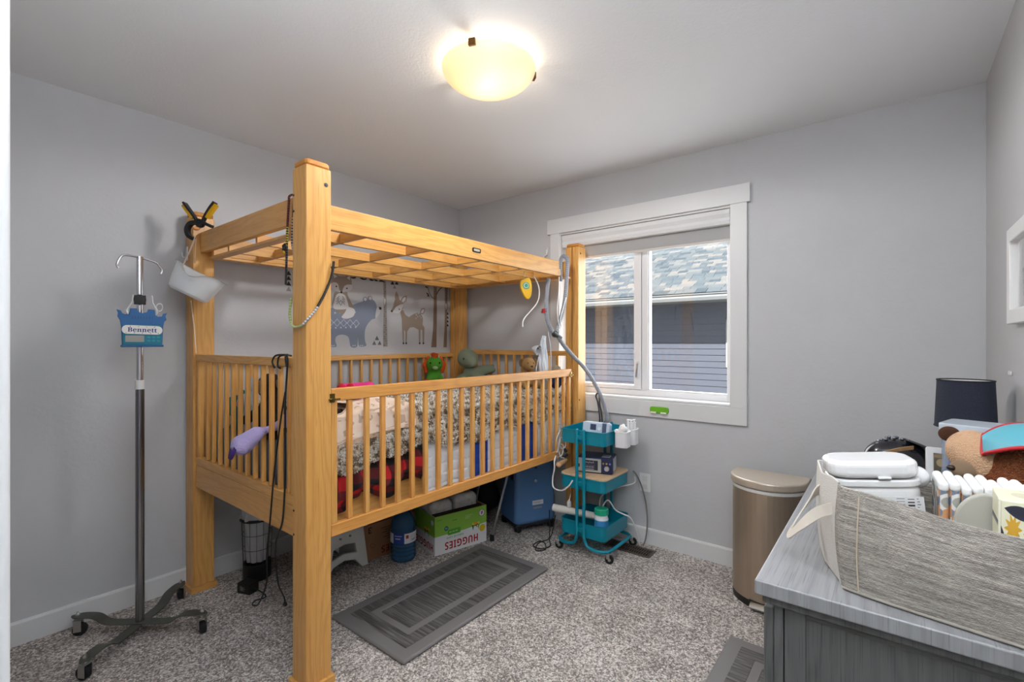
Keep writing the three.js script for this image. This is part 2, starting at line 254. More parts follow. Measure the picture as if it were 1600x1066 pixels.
// ---------------------------------------------------------------- the neighbour's house, seen through the window
struct('ground', uvBox(new THREE.BoxGeometry(16, 0.1, 12), 0), M(0x7d7a70, 0.95), [0, -0.65, -6.2]);
{
  const hs = thing('house', 'neighbouring house with grey siding under an eave and a pale shingled roof', 'house', [0, -0.6, -4.6]);
  const sid = M(0x343945, 0.6), X0 = -4.2, X1 = 4.2;
  part('wall', span(X0, X1, 0, 2.62, -0.2, -0.004, 0.001), M(0x36393f, 0.8), hs);
  const plank = box(X1 - X0, 0.102, 0.01, 0.002, 0).rotateX(-0.09), bl = (x0, x1) => box(x1 - x0, 0.102, 0.01, 0.002, 0).rotateX(-0.09).translate((x0 + x1) / 2, 0, 0);
  const wx0 = 1.0, wx1 = 1.9, wy0 = 1.52, wy1 = 2.23;
  for (let i = 0; i < 27; i++) { const y = 0.05 + i * 0.0945; if (y > wy0 - 0.03 && y < wy1 + 0.03) { part('siding_board', bl(X0, wx0 - 0.005), sid, hs, [0, y, 0.007]); part('siding_board', bl(wx1 + 0.005, X1), sid, hs, [0, y, 0.007]); } else part('siding_board', plank, sid, hs, [0, y, 0.007]); }
  const wt = M(0x7c7a77, 0.5), wf = part('window_frame', merge(span(wx0, wx0 + 0.09, wy0, wy1, 0, 0.03, 0.003), span(wx1 - 0.09, wx1, wy0, wy1, 0, 0.03, 0.003), span(wx0 + 0.09, wx1 - 0.09, wy0, wy0 + 0.09, 0, 0.03, 0.003), span(wx0 + 0.09, wx1 - 0.09, wy1 - 0.09, wy1, 0, 0.03, 0.003)), wt, hs);
  part('window_pane', span(wx0 + 0.09, wx1 - 0.09, wy0 + 0.09, wy1 - 0.09, 0.002, 0.008, 0.001), M(0x30404c, 0.08), wf);
  const wt2 = M(0x64686a, 0.5);
  part('soffit', span(X0, X1, 2.5, 2.51, 0, 0.44, 0.001), wt2, hs);
  part('fascia', span(X0, X1, 2.49, 2.6, 0.44, 0.46, 0.002), wt2, hs);
  part('gutter', uvBox(ext(shape([[0, 0], [0.07, 0], [0.085, 0.045], [0.08, 0.07], [0.095, 0.085], [0.095, 0.098], [0.088, 0.098], [0, 0.09]]), X1 - X0).rotateY(-PI / 2)).translate(X1, 2.495, 0.46), wt2, hs);
  // roof: deck plus courses of shingles, each tab its own slab
  const pitch = Math.atan(0.42), deck = part('roof', box(X1 - X0 + 0.4, 0.03, 4.6, 0.002, 0), M(0x5d666c, 0.9), hs, [0, 2.6, 0.5]);
  deck.geometry = box(X1 - X0 + 0.4, 0.03, 3.9, 0.002, 0).translate(0, 0, -1.95); deck.rotation.x = pitch;
  const cols = [0x3d4347, 0x323a41, 0x4a4c4d, 0x263038, 0x373f44, 0x51504f].map((c) => M(c, 0.95)), widths = [0.11, 0.15, 0.19, 0.24], geos = widths.map((w) => box(w - 0.004, 0.014, 0.155, 0.003, 0));
  let count = 0; const rest = [];
  for (let r = 0; r < 27; r++) { let x = -3.4 + rnd() * 0.2; while (x < 3.2) { const k = Math.floor(rnd() * 4), w = widths[k], m = Math.floor(Math.pow(rnd(), 1.1) * 6), z = 0.02 - 0.07 - r * 0.14, y = 0.022 + 0.004 * rnd(); if (count < 290 && r < 15 && x > -1.9 && x < 1.35) { const s = part('shingle', geos[k], cols[m], deck, [x + w / 2, y, z]); s.rotation.x = 0.07; count++; } else rest.push([k, m, x + w / 2, y, z]); x += w; } }
  const gs = cols.map((c, m) => rest.filter((q) => q[1] === m).map(([k, , x, y, z]) => geos[k].clone().rotateX(0.07).translate(x, y, z)));
  gs.forEach((g, m) => { if (g.length) { const s = part('shingles', mergeGeometries(g), cols[m], deck); s.userData.kind = 'stuff'; } });
}
// ---------------------------------------------------------------- ceiling light
{
  const l = thing('ceiling_light', 'round flush ceiling light with a glowing cream glass bowl', 'lamp', [1.63, HT, 1.47]);
  part('pan', lathe([[0, 0], [0.15, 0], [0.15, -0.012], [0.14, -0.02], [0, -0.02]]), M(0xf2f0ea, 0.35), l);
  const bowl = []; for (let i = 0; i <= 14; i++) { const a = i / 14; bowl.push([0.192 * Math.sin(a * PI / 2), -0.117 + 0.092 * (1 - Math.cos(a * PI / 2))]); }
  const inner = bowl.slice().reverse().map(([x, y]) => [Math.max(0, x - 0.004), y + 0.004]);
  part('glass_bowl', lathe([...bowl, ...inner]), M(0xf6e6c8, 0.42, { transmission: 0.2, thickness: 0, emissive: new THREE.Color(1.0, 0.76, 0.46), emissiveIntensity: 0.24 }), l);
  const clipM = M(0x6a4a22, 0.4, { metalness: 0.7 });
  for (const a of [1.18, 3.27, -0.915]) { const c = part('clip', merge(span(0.178, 0.199, -0.044, -0.018, -0.014, 0.014, 0.002), span(0.14, 0.186, -0.022, -0.016, -0.007, 0.007, 0.001)), clipM, l); c.rotation.y = -a; }
  for (const s of [-1, 1]) {
    const b = part('bulb', ball(0.026, 1, 1.15, 1), M(0xfff4e0, 0.5, { emissive: new THREE.Color(1, 0.86, 0.66), emissiveIntensity: 9 }), l, [s * 0.05, -0.06, s * 0.035]);
    const p = new THREE.PointLight(new THREE.Color(1, 0.96, 0.9), BULB_LIGHT); p.position.set(1.63 + s * 0.05, HT - 0.06, 1.47 + s * 0.035); p.shadow.radius = 1.6; p.castShadow = true; scene.add(p);
  }
  const d = new THREE.SpotLight(new THREE.Color(1, 0.985, 0.965), BOWL_LIGHT, 0, 1.56, 0.12); d.position.set(1.63, HT - 0.124, 1.47); d.target.position.set(1.63, 0, 1.47); d.shadow.radius = 5; d.castShadow = true; scene.add(d, d.target);
}
// unseen globe lamp behind the camera, placed to light the room through the doorway
{
  const l = thing('unseen_hall_lamp', 'unseen white globe lamp in the hallway behind the camera, placed to light the room', 'lamp', [2.84, HT, 3.27]);
  part('ceiling_rose', lathe([[0, 0], [0.06, 0], [0.055, -0.02], [0, -0.025]]), white, l);
  part('stem', rod([0, -0.02, 0], [0, -0.56, 0], 0.006), zinc, l);
  part('globe', ball(0.12), M(0xffffff, 0.5, { emissive: new THREE.Color(1, 0.98, 0.96), emissiveIntensity: 3 }), l, [0, -0.67, 0]);
  const p = new THREE.PointLight(new THREE.Color(0.97, 0.985, 1), UNSEEN_HALL_LIGHT); p.position.set(2.84, HT - 0.67, 3.27); p.shadow.radius = 6; scene.add(p);
}
// unseen uplighter beside the camera, out of view, placed to light ceiling and walls
{
  const l = thing('unseen_floor_lamp', 'unseen black uplighter out of view beside the camera, placed to light the ceiling and walls', 'lamp', [3.1, 0, 2.72]);
  part('base', lathe([[0, 0], [0.12, 0], [0.122, 0.012], [0.02, 0.024], [0, 0.026]], 40), black, l); part('pole', rod([0, 0.02, 0], [0, 1.62, 0], 0.011), black, l);
  const head = grp('lamp_head', l, [0, 1.64, 0]); head.rotation.z = 0.1;
  part('reflector', lathe([[0, -0.03], [0.05, -0.02], [0.08, 0.03], [0.09, 0.1], [0.087, 0.1], [0.077, 0.032], [0.048, -0.014], [0, -0.022]], 40), black, head);
  part('light_disc', lathe([[0, 0.044], [0.075, 0.044], [0.075, 0.04], [0, 0.04]], 36), M(0xffffff, 0.6, { emissive: new THREE.Color(0.95, 0.98, 1), emissiveIntensity: 4 }), head);
  const d = new THREE.SpotLight(new THREE.Color(0.94, 0.975, 1), UNSEEN_UPLIGHT, 0, 1.15, 0.6); d.position.set(3.088, 1.76, 2.72); d.target.position.set(2.85, 2.44, 2.8); d.shadow.radius = 4; d.castShadow = true; scene.add(d, d.target);
}

// ---------------------------------------------------------------- the tall crib bed
{
  const bed = thing('crib_bed', 'tall honey coloured wooden crib bed with slatted sides and an open grid canopy', 'bed');
  const PH = 1.945;
  function post(x0, x1, z0, z1, groove) {
    let g = groove ? merge(span(x0, (x0 + x1) / 2 - 0.003, 0.03, PH, z0, z1, 0.003), span((x0 + x1) / 2 + 0.003, x1, 0.03, PH, z0, z1, 0.003), span((x0 + x1) / 2 - 0.004, (x0 + x1) / 2 + 0.004, 0.03, PH - 0.02, z0 + 0.01, z1 - 0.012, 0.001)) : span(x0, x1, 0.03, PH, z0, z1, 0.004);
    const p = part('post', g, wood, bed);
    const k = groove ? 0.003 : 0.012; part('post_foot', span(Math.max(0.0135, x0 - k), x1 + k, 0, 0.03, Math.max(0.0135, z0 - k), z1 + k, 0.004), wood, p);
    part('post_cap', uvBox(ext(shape(roundRect(x1 - x0 - 0.014, z1 - z0 - 0.014, 0.012)), 0.012, 0.006, 1)).rotateX(-PI / 2).translate((x0 + x1) / 2, PH + 0.006, (z0 + z1) / 2), woodEnd, p);
    return p;
  }
  const near = post(1.155, 1.255, 1.95, 2.05); post(1.16, 1.26, 0.032, 0.13, true); post(0.015, 0.115, 1.945, 2.045); post(0.02, 0.125, 0.032, 0.13, true);
  const bolt = lathe([[0, 0.003], [0.003, 0.003], [0.0035, 0.0005], [0.0075, 0.001], [0.0085, 0], [0.0085, -0.004]], 16).rotateZ(-PI / 2);
  part('bolt', bolt, steelDark, near, [1.2555, 1.885, 1.972]); part('bolt', bolt.clone().scale(0.7, 0.7, 0.7), black, bed, [1.2605, 1.9, 0.1]); part('bolt', bolt.clone().scale(0.7, 0.7, 0.7), black, bed, [1.2605, 0.9, 0.115]);
  for (const y of [1.845, 1.785, 0.66, 0.57]) part('bolt', bolt.clone().rotateY(-PI / 2).scale(0.55, 0.55, 0.55), black, bed, [1.165, y, 2.0505]);
  // canopy: rails and a grid of slats
  part('canopy_rail', span(1.222, 1.247, 1.722, 1.816, 0.345, 1.95, 0.003), wood, bed);
  part('canopy_rail', span(0.115, 1.155, 1.758, 1.862, 1.985, 2.012, 0.003), wood, bed);
  part('canopy_rail', span(0.19, 0.214, 1.735, 1.83, 0.222, 1.985, 0.003), wood, bed);
  part('canopy_rail', span(0.19, 1.222, 1.735, 1.83, 0.196, 0.222, 0.003), wood, bed);
  part('canopy_rail', span(0.125, 1.16, 1.76, 1.86, 0.07, 0.095, 0.003), wood, bed);
  part('canopy_rail', span(0.045, 0.07, 1.76, 1.86, 0.13, 1.945, 0.003), wood, bed);
  part('canopy_ledge', span(0.165, 1.225, 1.722, 1.735, 0.172, 0.222, 0.002), wood, bed); part('canopy_ledge', span(0.165, 0.214, 1.722, 1.735, 0.222, 1.985, 0.002), wood, bed); part('canopy_ledge', span(0.214, 1.155, 1.722, 1.735, 1.945, 1.99, 0.002), wood, bed);
  const cx = [0.395, 0.698, 1.003], cz = [0.298, 0.662, 1.026, 1.39, 1.757];
  for (const x of cx) part('canopy_slat', span(x - 0.009, x + 0.009, 1.73, 1.775, 0.223, 1.984, 0.002), wood, bed);
  for (const z of cz) { const xs = [0.2145, ...cx, 1.2215]; const gs = []; for (let i = 0; i < 4; i++) gs.push(span(xs[i] + (i ? 0.0092 : 0), xs[i + 1] - (i < 3 ? 0.0092 : 0), 1.731, 1.774, z - 0.009, z + 0.009, 0.002, 0)); part('canopy_slat', merge(gs), wood, bed); }
  const plaque = part('maker_plate', uvBox(ext(shape(roundRect(0.062, 0.021, 0.006)), 0.002, 0.001)).rotateY(PI / 2), M(0x15130f, 0.4), bed, [1.2475, 1.767, 1.131]);
  part('maker_plate_rim', uvBox(ext(shape(roundRect(0.044, 0.011, 0.004)), 0.001)).rotateY(PI / 2), M(0xb9ad98, 0.5), plaque, [0.0029, 0, 0]);
  // front gate
  const gate = grp('front_gate', bed);
  part('gate_rail', span(1.227, 1.253, 1.066, 1.115, 0.205, 1.949, 0.004), woodPale, gate); part('gate_rail', span(1.227, 1.253, 0.548, 0.596, 0.212, 1.949, 0.004), woodPale, gate);
  part('gate_stile', span(1.228, 1.252, 0.596, 1.066, 1.922, 1.949, 0.003), wood, gate); part('gate_stile', span(1.228, 1.252, 0.596, 1.066, 0.212, 0.238, 0.003), woodPale, gate);
  const slat = box(0.02, 0.47, 0.021, 0.004);
  for (let i = 0; i < 21; i++) part('gate_slat', i % 3 ? slat : box(0.02, 0.47, 0.021, 0.004), i % 2 ? wood : woodPale, gate, [1.24, 0.831, 1.863 - 0.0788 * i]);
  for (const [z, s] of [[1.946, 1], [0.212, -1]]) { const h = grp('latch', bed, [1.254, 1.085, z]); part('latch_plate', span(0, 0.003, -0.022, 0.012, -0.011, 0.011, 0.001), brass, h); part('latch_pin', rod([0.006, -0.01, -0.03 * s], [0.006, -0.01, 0.016 * s], 0.0035), brass, h); part('latch_knob', rod([0.004, -0.01, 0], [0.014, -0.01, 0], 0.005), brass, h); }
  // end panel by the door, back panel on the wall, head panel at the window
  const end = grp('end_panel', bed);
  part('panel_rail', span(0.115, 1.155, 1.197, 1.231, 2.003, 2.034, 0.003), wood, end); part('panel_rail', span(0.115, 1.155, 0.664, 0.703, 2.003, 2.034, 0.003), wood, end); part('panel_board', span(0.115, 1.155, 0.548, 0.663, 2.004, 2.033, 0.002), wood, end);
  part('panel_stile', span(0.115, 0.15, 0.703, 1.197, 2.004, 2.033, 0.003), wood, end); part('panel_stile', span(1.105, 1.155, 0.703, 1.197, 2.004, 2.033, 0.003), wood, end);
  const es = box(0.0185, 0.493, 0.018, 0.003); for (let i = 0; i < 12; i++) part('panel_slat', es, wood, end, [0.2425 + 0.0755 * i - 0.0, 0.95, 2.019]);
  const back = grp('back_panel', bed);
  part('panel_rail', span(0.03, 0.056, 1.172, 1.206, 0.13, 1.945, 0.003), wood, back); part('panel_rail', span(0.03, 0.056, 0.56, 0.66, 0.13, 1.945, 0.003), wood, back);
  const bs = box(0.02, 0.511, 0.018, 0.003); for (let i = 0; i < 22; i++) part('panel_slat', bs, wood, back, [0.043, 0.916, 1.889 - 0.0805 * i]);
  const head = grp('head_panel', bed);
  part('panel_rail', span(0.125, 1.16, 1.197, 1.232, 0.048, 0.074, 0.003), wood, head); part('panel_rail', span(0.125, 1.16, 0.56, 0.66, 0.048, 0.074, 0.003), wood, head);
  for (let i = 0; i < 12; i++) part('panel_slat', box(0.02, 0.535, 0.018, 0.003), wood, head, [0.18 + 0.079 * i, 0.929, 0.061]);
  // bearers under the mattress
  part('mattress_board', span(1.137, 1.152, 0.552, 0.66, 0.131, 1.949, 0.002), wood, bed);
  for (let i = 0; i < 7; i++) part('bed_slat', span(0.058, 1.136, 0.6, 0.616, 0.22 + i * 0.26, 0.3 + i * 0.26, 0.002), wood, bed);
}
// mattress and bedding
one('mattress', box(1.05, 0.22, 1.765, 0.05, 2, 4), M(0x6d7884, 0.8), 'slate grey mattress of the crib bed, bare at the end by the door', 'mattress', [0.605, 0.728, 1.05]);
const quilt = dtex(256, 256, (u, v) => { const a = Math.abs(((u * 6) % 1) - 0.5), b = Math.abs(((v * 6) % 1) - 0.5); return cl(1 - Math.pow(2 * Math.max(a, b), 3) * 0.8); }, [0.36, 0.36], false);
const padMap = dtex(1024, 8, (u) => { const z = u * 1.8; const st = (z > 0.98 && z < 1.016) || (z > 1.05 && z < 1.1) || (z > 0.51 && z < 0.69); return st ? [22, 62, 158] : [232, 236, 242]; }, [1.8, 1]);
{ // white quilted cover with blue bands hanging over the front of the mattress
  const f = (s, t) => { const z = 0.2 + s * 1.22, w = 0.004 * Math.sin(z * 38) + 0.006 * Math.sin(z * 13); const b = t < 0.3 ? [0.9 + 0.9 * t, 0.868] : [1.17 + 0.022 * sm(0.3, 0.6, t), 0.868 - 0.29 * (t - 0.3) / 0.7]; return [b[0] + (t > 0.3 ? 0.4 * w * t : 0), b[1] + 0.006 * Math.sin(z * 21) * t, z]; };
  const g = sheet(f, 120, 24, (s, t) => [0.2 + s * 1.22, t * 0.5]);
  one('mattress_cover', g, M(0xffffff, 0.9, { map: padMap, bumpMap: quilt, bumpScale: 0.005, side: THREE.DoubleSide }), 'white quilted mattress cover with royal blue bands behind the gate slats', 'cover');
}
{ // red and black plaid sheet bunched over the front corner
  const pm = dtex(256, 256, (u, v) => { const a = sm(0.42, 0.5, Math.abs(((u * 2) % 1) - 0.5) * 2), b = sm(0.42, 0.5, Math.abs(((v * 2) % 1) - 0.5) * 2); const n = 0.9 + 0.2 * H(Math.floor(u * 256), Math.floor(v * 256)); return [mix(186, mix(84, 22, b), a) * n * (1 - 0.45 * b * (1 - a)), mix(24, 14, a) * n, mix(30, 18, a) * n]; }, [0.24, 0.24]);
  const f = (s, t) => { const z = 1.432 + s * 0.508, fold = 0.014 * Math.sin(z * 62 + 3 * Math.sin(z * 17)) * sm(0, 0.3, t), drop = 0.17 + 0.03 * Math.sin(z * 24) - 0.03 * s * 0 + 0.05 * sm(0.3, 1, s) * 0.4; const y = 0.79 - drop * t - 0.02 * Math.sin(t * 5), x = 1.178 + 0.03 * Math.sin(t * PI) + fold; return [Math.min(x, 1.222), y, z]; };
  one('plaid_sheet', sheet(f, 140, 26, (s, t) => [s * 0.62 + 0.02 * Math.sin(t * 6), t * 0.24]), M(0xffffff, 0.85, { map: pm, side: THREE.DoubleSide }), 'red and black plaid sheet bunched along the mattress edge by the near bed post', 'sheet');
}
{ // fluffy spotted blanket over the mattress, with tufts
  const spot = (x, z) => { const a = noise(x * 52, z * 52, 512, 512, 61), b = noise(x * 96, z * 96, 512, 512, 63); return a * 0.6 + b * 0.4; };
  const colAt = (x, z) => { const q = spot(x, z), c = q < 0.37 ? [122, 106, 92] : q < 0.45 ? [172, 152, 128] : q < 0.55 ? [214, 202, 184] : [238, 234, 226]; return c; };
  const lm = dtex(512, 512, (u, v) => { const n = 0.85 + 0.3 * noise(u * 256, v * 256, 256, 256, 5); const q = 0.6 * noise(u * 70, v * 70, 70, 70, 61) + 0.4 * noise(u * 132, v * 132, 132, 132, 63); const c = q < 0.37 ? [122, 106, 92] : q < 0.45 ? [172, 152, 128] : q < 0.55 ? [214, 202, 184] : [238, 232, 222]; return c.map((k) => k * n); }, [1.4, 1.4]);
  // profile across the bed: top, rounded edge, hanging front
  const L = [[0.068, 0.9], [0.075, 0.945], [0.3, 0.962], [0.7, 0.968], [1.05, 0.962], [1.16, 0.945], [1.203, 0.91], [1.211, 0.86], [1.21, 0.79]];
  const prof = new THREE.CatmullRomCurve3(L.map(([x, y]) => V(x, y, 0)));
  const f = (s, t) => {
    const z = 0.15 + s * mix(1.62, 1.785, sm(0.45, 0.7, t)), P = prof.getPoint(t), front = sm(0.78, 1, t), hem = 0.022 * Math.sin(z * 9 + 1) + 0.012 * Math.sin(z * 23) + 0.055 * sm(0.7, 0.25, z);
    const flat = mix(1, 0.25, sm(1.4, 1.5, z) * sm(0.6, 0.75, P.x)), n = flat * (0.02 * (noise(z * 6, t * 9, 999, 999, 71) - 0.5) + 0.016 * (noise(z * 24, t * 36, 999, 999, 73) - 0.5) + 0.012 * (noise(z * 60, t * 90, 999, 999, 75) - 0.5)) - (flat < 1 ? 0.008 * (1 - flat) : 0);
    const e = Math.min(s, 1 - s), round = -0.06 * Math.pow(1 - cl(e / 0.04), 2);
    return [front > 0.3 ? cl(P.x + n * front, 1.199, flat < 0.9 ? 1.207 : 1.224) : P.x, P.y + n * (1 - front) + hem * front + round * (1 - front), z];
  };
  const b = new THREE.Mesh(sheet(f, 220, 150, (s, t) => [0.15 + s * 1.76, t * 1.45]), M(0xffffff, 1, { map: lm, side: THREE.DoubleSide })); b.name = 'fluffy_blanket'; scene.add(b);
  tag(b, 'fluffy cream and brown spotted blanket spread over the crib mattress', 'blanket');
  const N = 52000, tuft = new THREE.ConeGeometry(0.0034, 0.017, 3, 1, true).translate(0, 0.006, 0), im = new THREE.InstancedMesh(tuft, M(0xffffff, 1), N), m = new THREE.Matrix4(), q = new THREE.Quaternion(), c = new THREE.Color();
  const P = b.geometry.attributes.position, Nn = b.geometry.attributes.normal;
  for (let i = 0; i < N; i++) {
    const k = Math.floor(rnd() * P.count), x = P.getX(k) + (rnd() - 0.5) * 0.008, y = P.getY(k), z = P.getZ(k) + (rnd() - 0.5) * 0.008, front = x > 1.19;
    let d = V(Nn.getX(k) + (rnd() - 0.5) * 1.5, Nn.getY(k) + (rnd() - 0.5) * 1.2 - (front ? 0.5 : 0), Nn.getZ(k) + (rnd() - 0.5) * 1.5).normalize(); if (front && d.x < 0) d.x = -d.x; if (!front && d.y < 0) d.y = -d.y;
    q.setFromUnitVectors(V(0, 1, 0), d); m.compose(V(Math.min(x, 1.214), y, z), q, V(1, front ? 0.55 : 0.8 + rnd() * 0.5, 1)); im.setMatrixAt(i, m);
    const lum = 0.86 + 0.3 * rnd(), col = colAt(front ? y + 3 : x, z).map((k2) => k2 * lum / 255); c.setRGB(cl(col[0]), cl(col[1]), cl(col[2]), THREE.SRGBColorSpace); im.setColorAt(i, c);
  }
  im.name = 'fur'; im.userData.kind = 'stuff'; b.add(im);
}
{ // pale patterned baby blanket folded over the near end
  const bm = dtex(512, 512, (u, v) => { const q = fbm(u, v, 14, 14, 3, 91), r = noise(u * 26, v * 26, 26, 26, 93); let c = lerp3([232, 208, 186], [240, 228, 214], q); if (r > 0.72) c = lerp3(c, [176, 150, 128], 0.65); return c; }, [0.5, 0.5]);
  const mk = (dy, dx, y2, z0, z1, ph) => { const prof = new THREE.CatmullRomCurve3([V(0.72, 0.985 + dy, 0), V(0.95, 0.992 + dy, 0), V(1.12, 0.985 + dy, 0), V(1.192 + dx, 0.955 + dy, 0), V(1.212 + dx, 0.91, 0), V(1.212 + dx, y2, 0)]); return sheet((s, t) => { const z = z0 + s * (mix(1.76, z1, sm(0.35, 0.6, t)) - z0), p = prof.getPoint(t), n = 0.008 * Math.sin(z * 24 + ph + t * 4) + 0.006 * Math.sin(z * 55 + t * 9); return [Math.min(p.x + (t > 0.6 ? n * 0.15 : 0), 1.224), p.y + n * (t < 0.6 ? 1 : 0.2) + (t > 0.8 ? 0.05 * (1 - s) * (t - 0.8) / 0.2 * 1.2 : 0), z + 0.03 * t * (s - 0.5)]; }, 50, 40, (s, t) => [s * 0.42, t * 0.55]); };
  const bb = thing('baby_blanket', 'pale peach printed baby blanket folded over the spotted blanket at the near end', 'blanket');
  part('lower_fold', mk(0.016, 0.001, 0.862, 1.5, 1.92, 0), M(0xe0d4c8, 0.9, { map: bm, side: THREE.DoubleSide }), bb); part('upper_fold', mk(0.034, 0.006, 0.885, 1.52, 1.91, 1.3), M(0xffffff, 0.9, { map: bm, side: THREE.DoubleSide }), bb);
}
// ---------------------------------------------------------------- plush toys in the bed
function eye(p, x, y, z, r = 0.006) { part('eye', ball(r, 1, 1, 1, 10), M(0x0c0c0c, 0.15), p, [x, y, z]); }
{
  const t = thing('plush_dinosaur', 'bright green plush dinosaur with an orange mane leaning on the back slats', 'toy', [0.19, 0.978, 0.46], 0.9);
  part('body', blob([[0, 0.06, 0, 0, 0.05, 0.02, 0.055, 0.05], [0, 0.15, 0.012, 0, 0.15, 0.02, 0.062, 0.058], [0, 0.135, 0.05, 0, 0.13, 0.075, 0.036, 0.028], [-0.04, 0.045, 0.05, -0.055, 0.02, 0.09, 0.022, 0.02], [0.04, 0.045, 0.05, 0.055, 0.02, 0.09, 0.022, 0.02]], 0.006, 0.025), plush(0x4f9a28), t);
  const mn = []; for (let i = 0; i < 9; i++) { const a = -0.35 + i * 0.26; mn.push(ball(0.02, 1.1, 1, 0.8, 10).translate(0.012 * Math.sin(i * 2), 0.15 + 0.068 * Math.cos(a - 0.3), -0.068 * Math.sin(a - 0.3) - 0.002)); }
  part('mane', merge(mn), plush(0xe0561c), t); part('mane', merge([-1, 1].map((s) => blob([[s * 0.045, 0.19, 0.0, s * 0.066, 0.14, -0.012, 0.018, 0.02], [s * 0.066, 0.14, -0.012, s * 0.06, 0.09, -0.01, 0.02, 0.014]], 0.005))), plush(0xe0561c), t);
  for (const s of [-1, 1]) { part('horn', new THREE.ConeGeometry(0.009, 0.024, 10).rotateX(0.4), plush(0xe8dcc0), t, [s * 0.03, 0.212, 0.03]); part('foot', ball(0.02, 1, 1, 0.6, 12), plush(0xe0561c), t, [s * 0.056, 0.024, 0.106]); eye(t, s * 0.034, 0.16, 0.071, 0.007); }
  part('snout', ball(0.017, 1.2, 0.8, 0.7, 12), plush(0xb9d8a0), t, [0, 0.125, 0.1]);
}
{
  const t = thing('plush_turtle', 'large grey green plush toy with a round head slumped in the bed corner', 'toy', [0.375, 0.978, 0.25], 0.75);
  part('body', blob([[0, 0.07, 0, 0.02, 0.06, 0.03, 0.062, 0.058], [0.07, 0.045, 0.05, 0.12, 0.03, 0.08, 0.03, 0.026], [-0.07, 0.045, 0.05, -0.1, 0.03, 0.08, 0.03, 0.026], [0.08, 0.1, -0.01, 0.17, 0.13, -0.03, 0.035, 0.012], [0.08, 0.08, -0.01, 0.17, 0.1, 0.0, 0.03, 0.02]], 0.007, 0.03), plush(0x75806a), t);
  part('head', blob([[-0.03, 0.19, -0.01, -0.02, 0.185, 0.0, 0.076, 0.074], [0.0, 0.17, 0.05, 0.005, 0.165, 0.06, 0.042, 0.04]], 0.007, 0.03), plush(0x869078), t);
  for (const s of [-1, 1]) { part('foot', ball(0.026, 1, 1, 0.7, 14), plush(0x8ea648), t, [s * 0.085 + 0.03, 0.03, 0.105]); eye(t, -0.02 + s * 0.035, 0.19, 0.076, 0.007); }
}
{
  const t = thing('plush_bear', 'light tan plush bear sitting under the looped hose', 'toy', [0.9, 0.975, 0.21], 0.95);
  part('body', blob([[0, 0.05, 0, 0, 0.05, 0.01, 0.05, 0.048], [0, 0.16, 0.005, 0, 0.16, 0.012, 0.05, 0.046], [0, 0.145, 0.045, 0, 0.143, 0.055, 0.024, 0.02], [0.045, 0.09, 0.02, 0.075, 0.03, 0.06, 0.02, 0.018], [-0.045, 0.09, 0.02, -0.075, 0.03, 0.06, 0.02, 0.018], [0.035, 0.02, 0.05, 0.05, 0.02, 0.1, 0.022, 0.024], [-0.035, 0.02, 0.05, -0.05, 0.02, 0.1, 0.022, 0.024]], 0.006, 0.02), plush(0xb08a58), t);
  for (const s of [-1, 1]) { part('ear', ball(0.02, 1, 1.5, 0.5, 12), plush(0x9a7546), t, [s * 0.05, 0.172, -0.005]); eye(t, s * 0.02, 0.17, 0.05, 0.005); }
  part('nose', ball(0.008, 1.2, 0.8, 0.7, 10), M(0x2a1d14, 0.5), t, [0, 0.15, 0.078]);
}
{
  const t = thing('plush_doll', 'navy and cream plush doll propped on the head slats beside the tan bear', 'toy', [1.1, 0.965, 0.16], 0.9);
  part('body', blob([[0, 0.04, 0, 0, 0.07, 0, 0.036, 0.03], [0.03, 0.08, 0, 0.05, 0.04, 0.02, 0.014, 0.013], [-0.03, 0.08, 0, -0.05, 0.04, 0.02, 0.014, 0.013]], 0.005, 0.015), plush(0x1d2c58), t); part('head', ball(0.035, 1, 1, 1, 16), plush(0xd9c7a8), t, [0, 0.135, 0]);
}
{
  const t = thing('plush_pig', 'pink and red plush toy behind the end of the gate rail by the near post', 'toy', [0.93, 1.03, 1.66], 1.2);
  part('body', blob([[-0.03, 0.035, 0, 0.04, 0.035, 0, 0.036, 0.036], [0.08, 0.045, 0.01, 0.085, 0.045, 0.01, 0.03, 0.03]], 0.006, 0.02), plush(0xd8307e), t); part('bow', blob([[-0.03, 0.04, 0.05, -0.05, 0.055, 0.05, 0.012, 0.018], [-0.03, 0.04, 0.05, -0.01, 0.055, 0.05, 0.012, 0.018]], 0.005, 0.01), plush(0xc01028), t); part('cuff', ball(0.03, 1.1, 0.8, 0.8, 12), plush(0xece6e6), t, [-0.06, 0.03, 0.03]);
}
{ // purple toy with a leg out between the end slats
  const t = thing('plush_elephant', 'lilac plush animal with one leg sticking out through the end slats', 'toy', [0.923, 0.89, 1.905]);
  part('body', blob([[0.0, 0.08, -0.02, 0.0, 0.15, -0.025, 0.072, 0.062], [-0.01, 0.08, 0.02, -0.036, 0.045, 0.085, 0.034, 0.014], [-0.036, 0.045, 0.085, -0.038, 0.03, 0.155, 0.0135, 0.015], [-0.039, 0.026, 0.16, -0.056, -0.012, 0.205, 0.029, 0.042]], 0.006, 0.014, 0.003), plush(0xb4a8d8), t);
  part('foot_pad', new THREE.CylinderGeometry(0.036, 0.038, 0.012, 24).rotateX(PI / 2 - 0.3).rotateY(-0.25), plush(0x5a3f9e), t, [-0.069, -0.03, 0.236]);
}
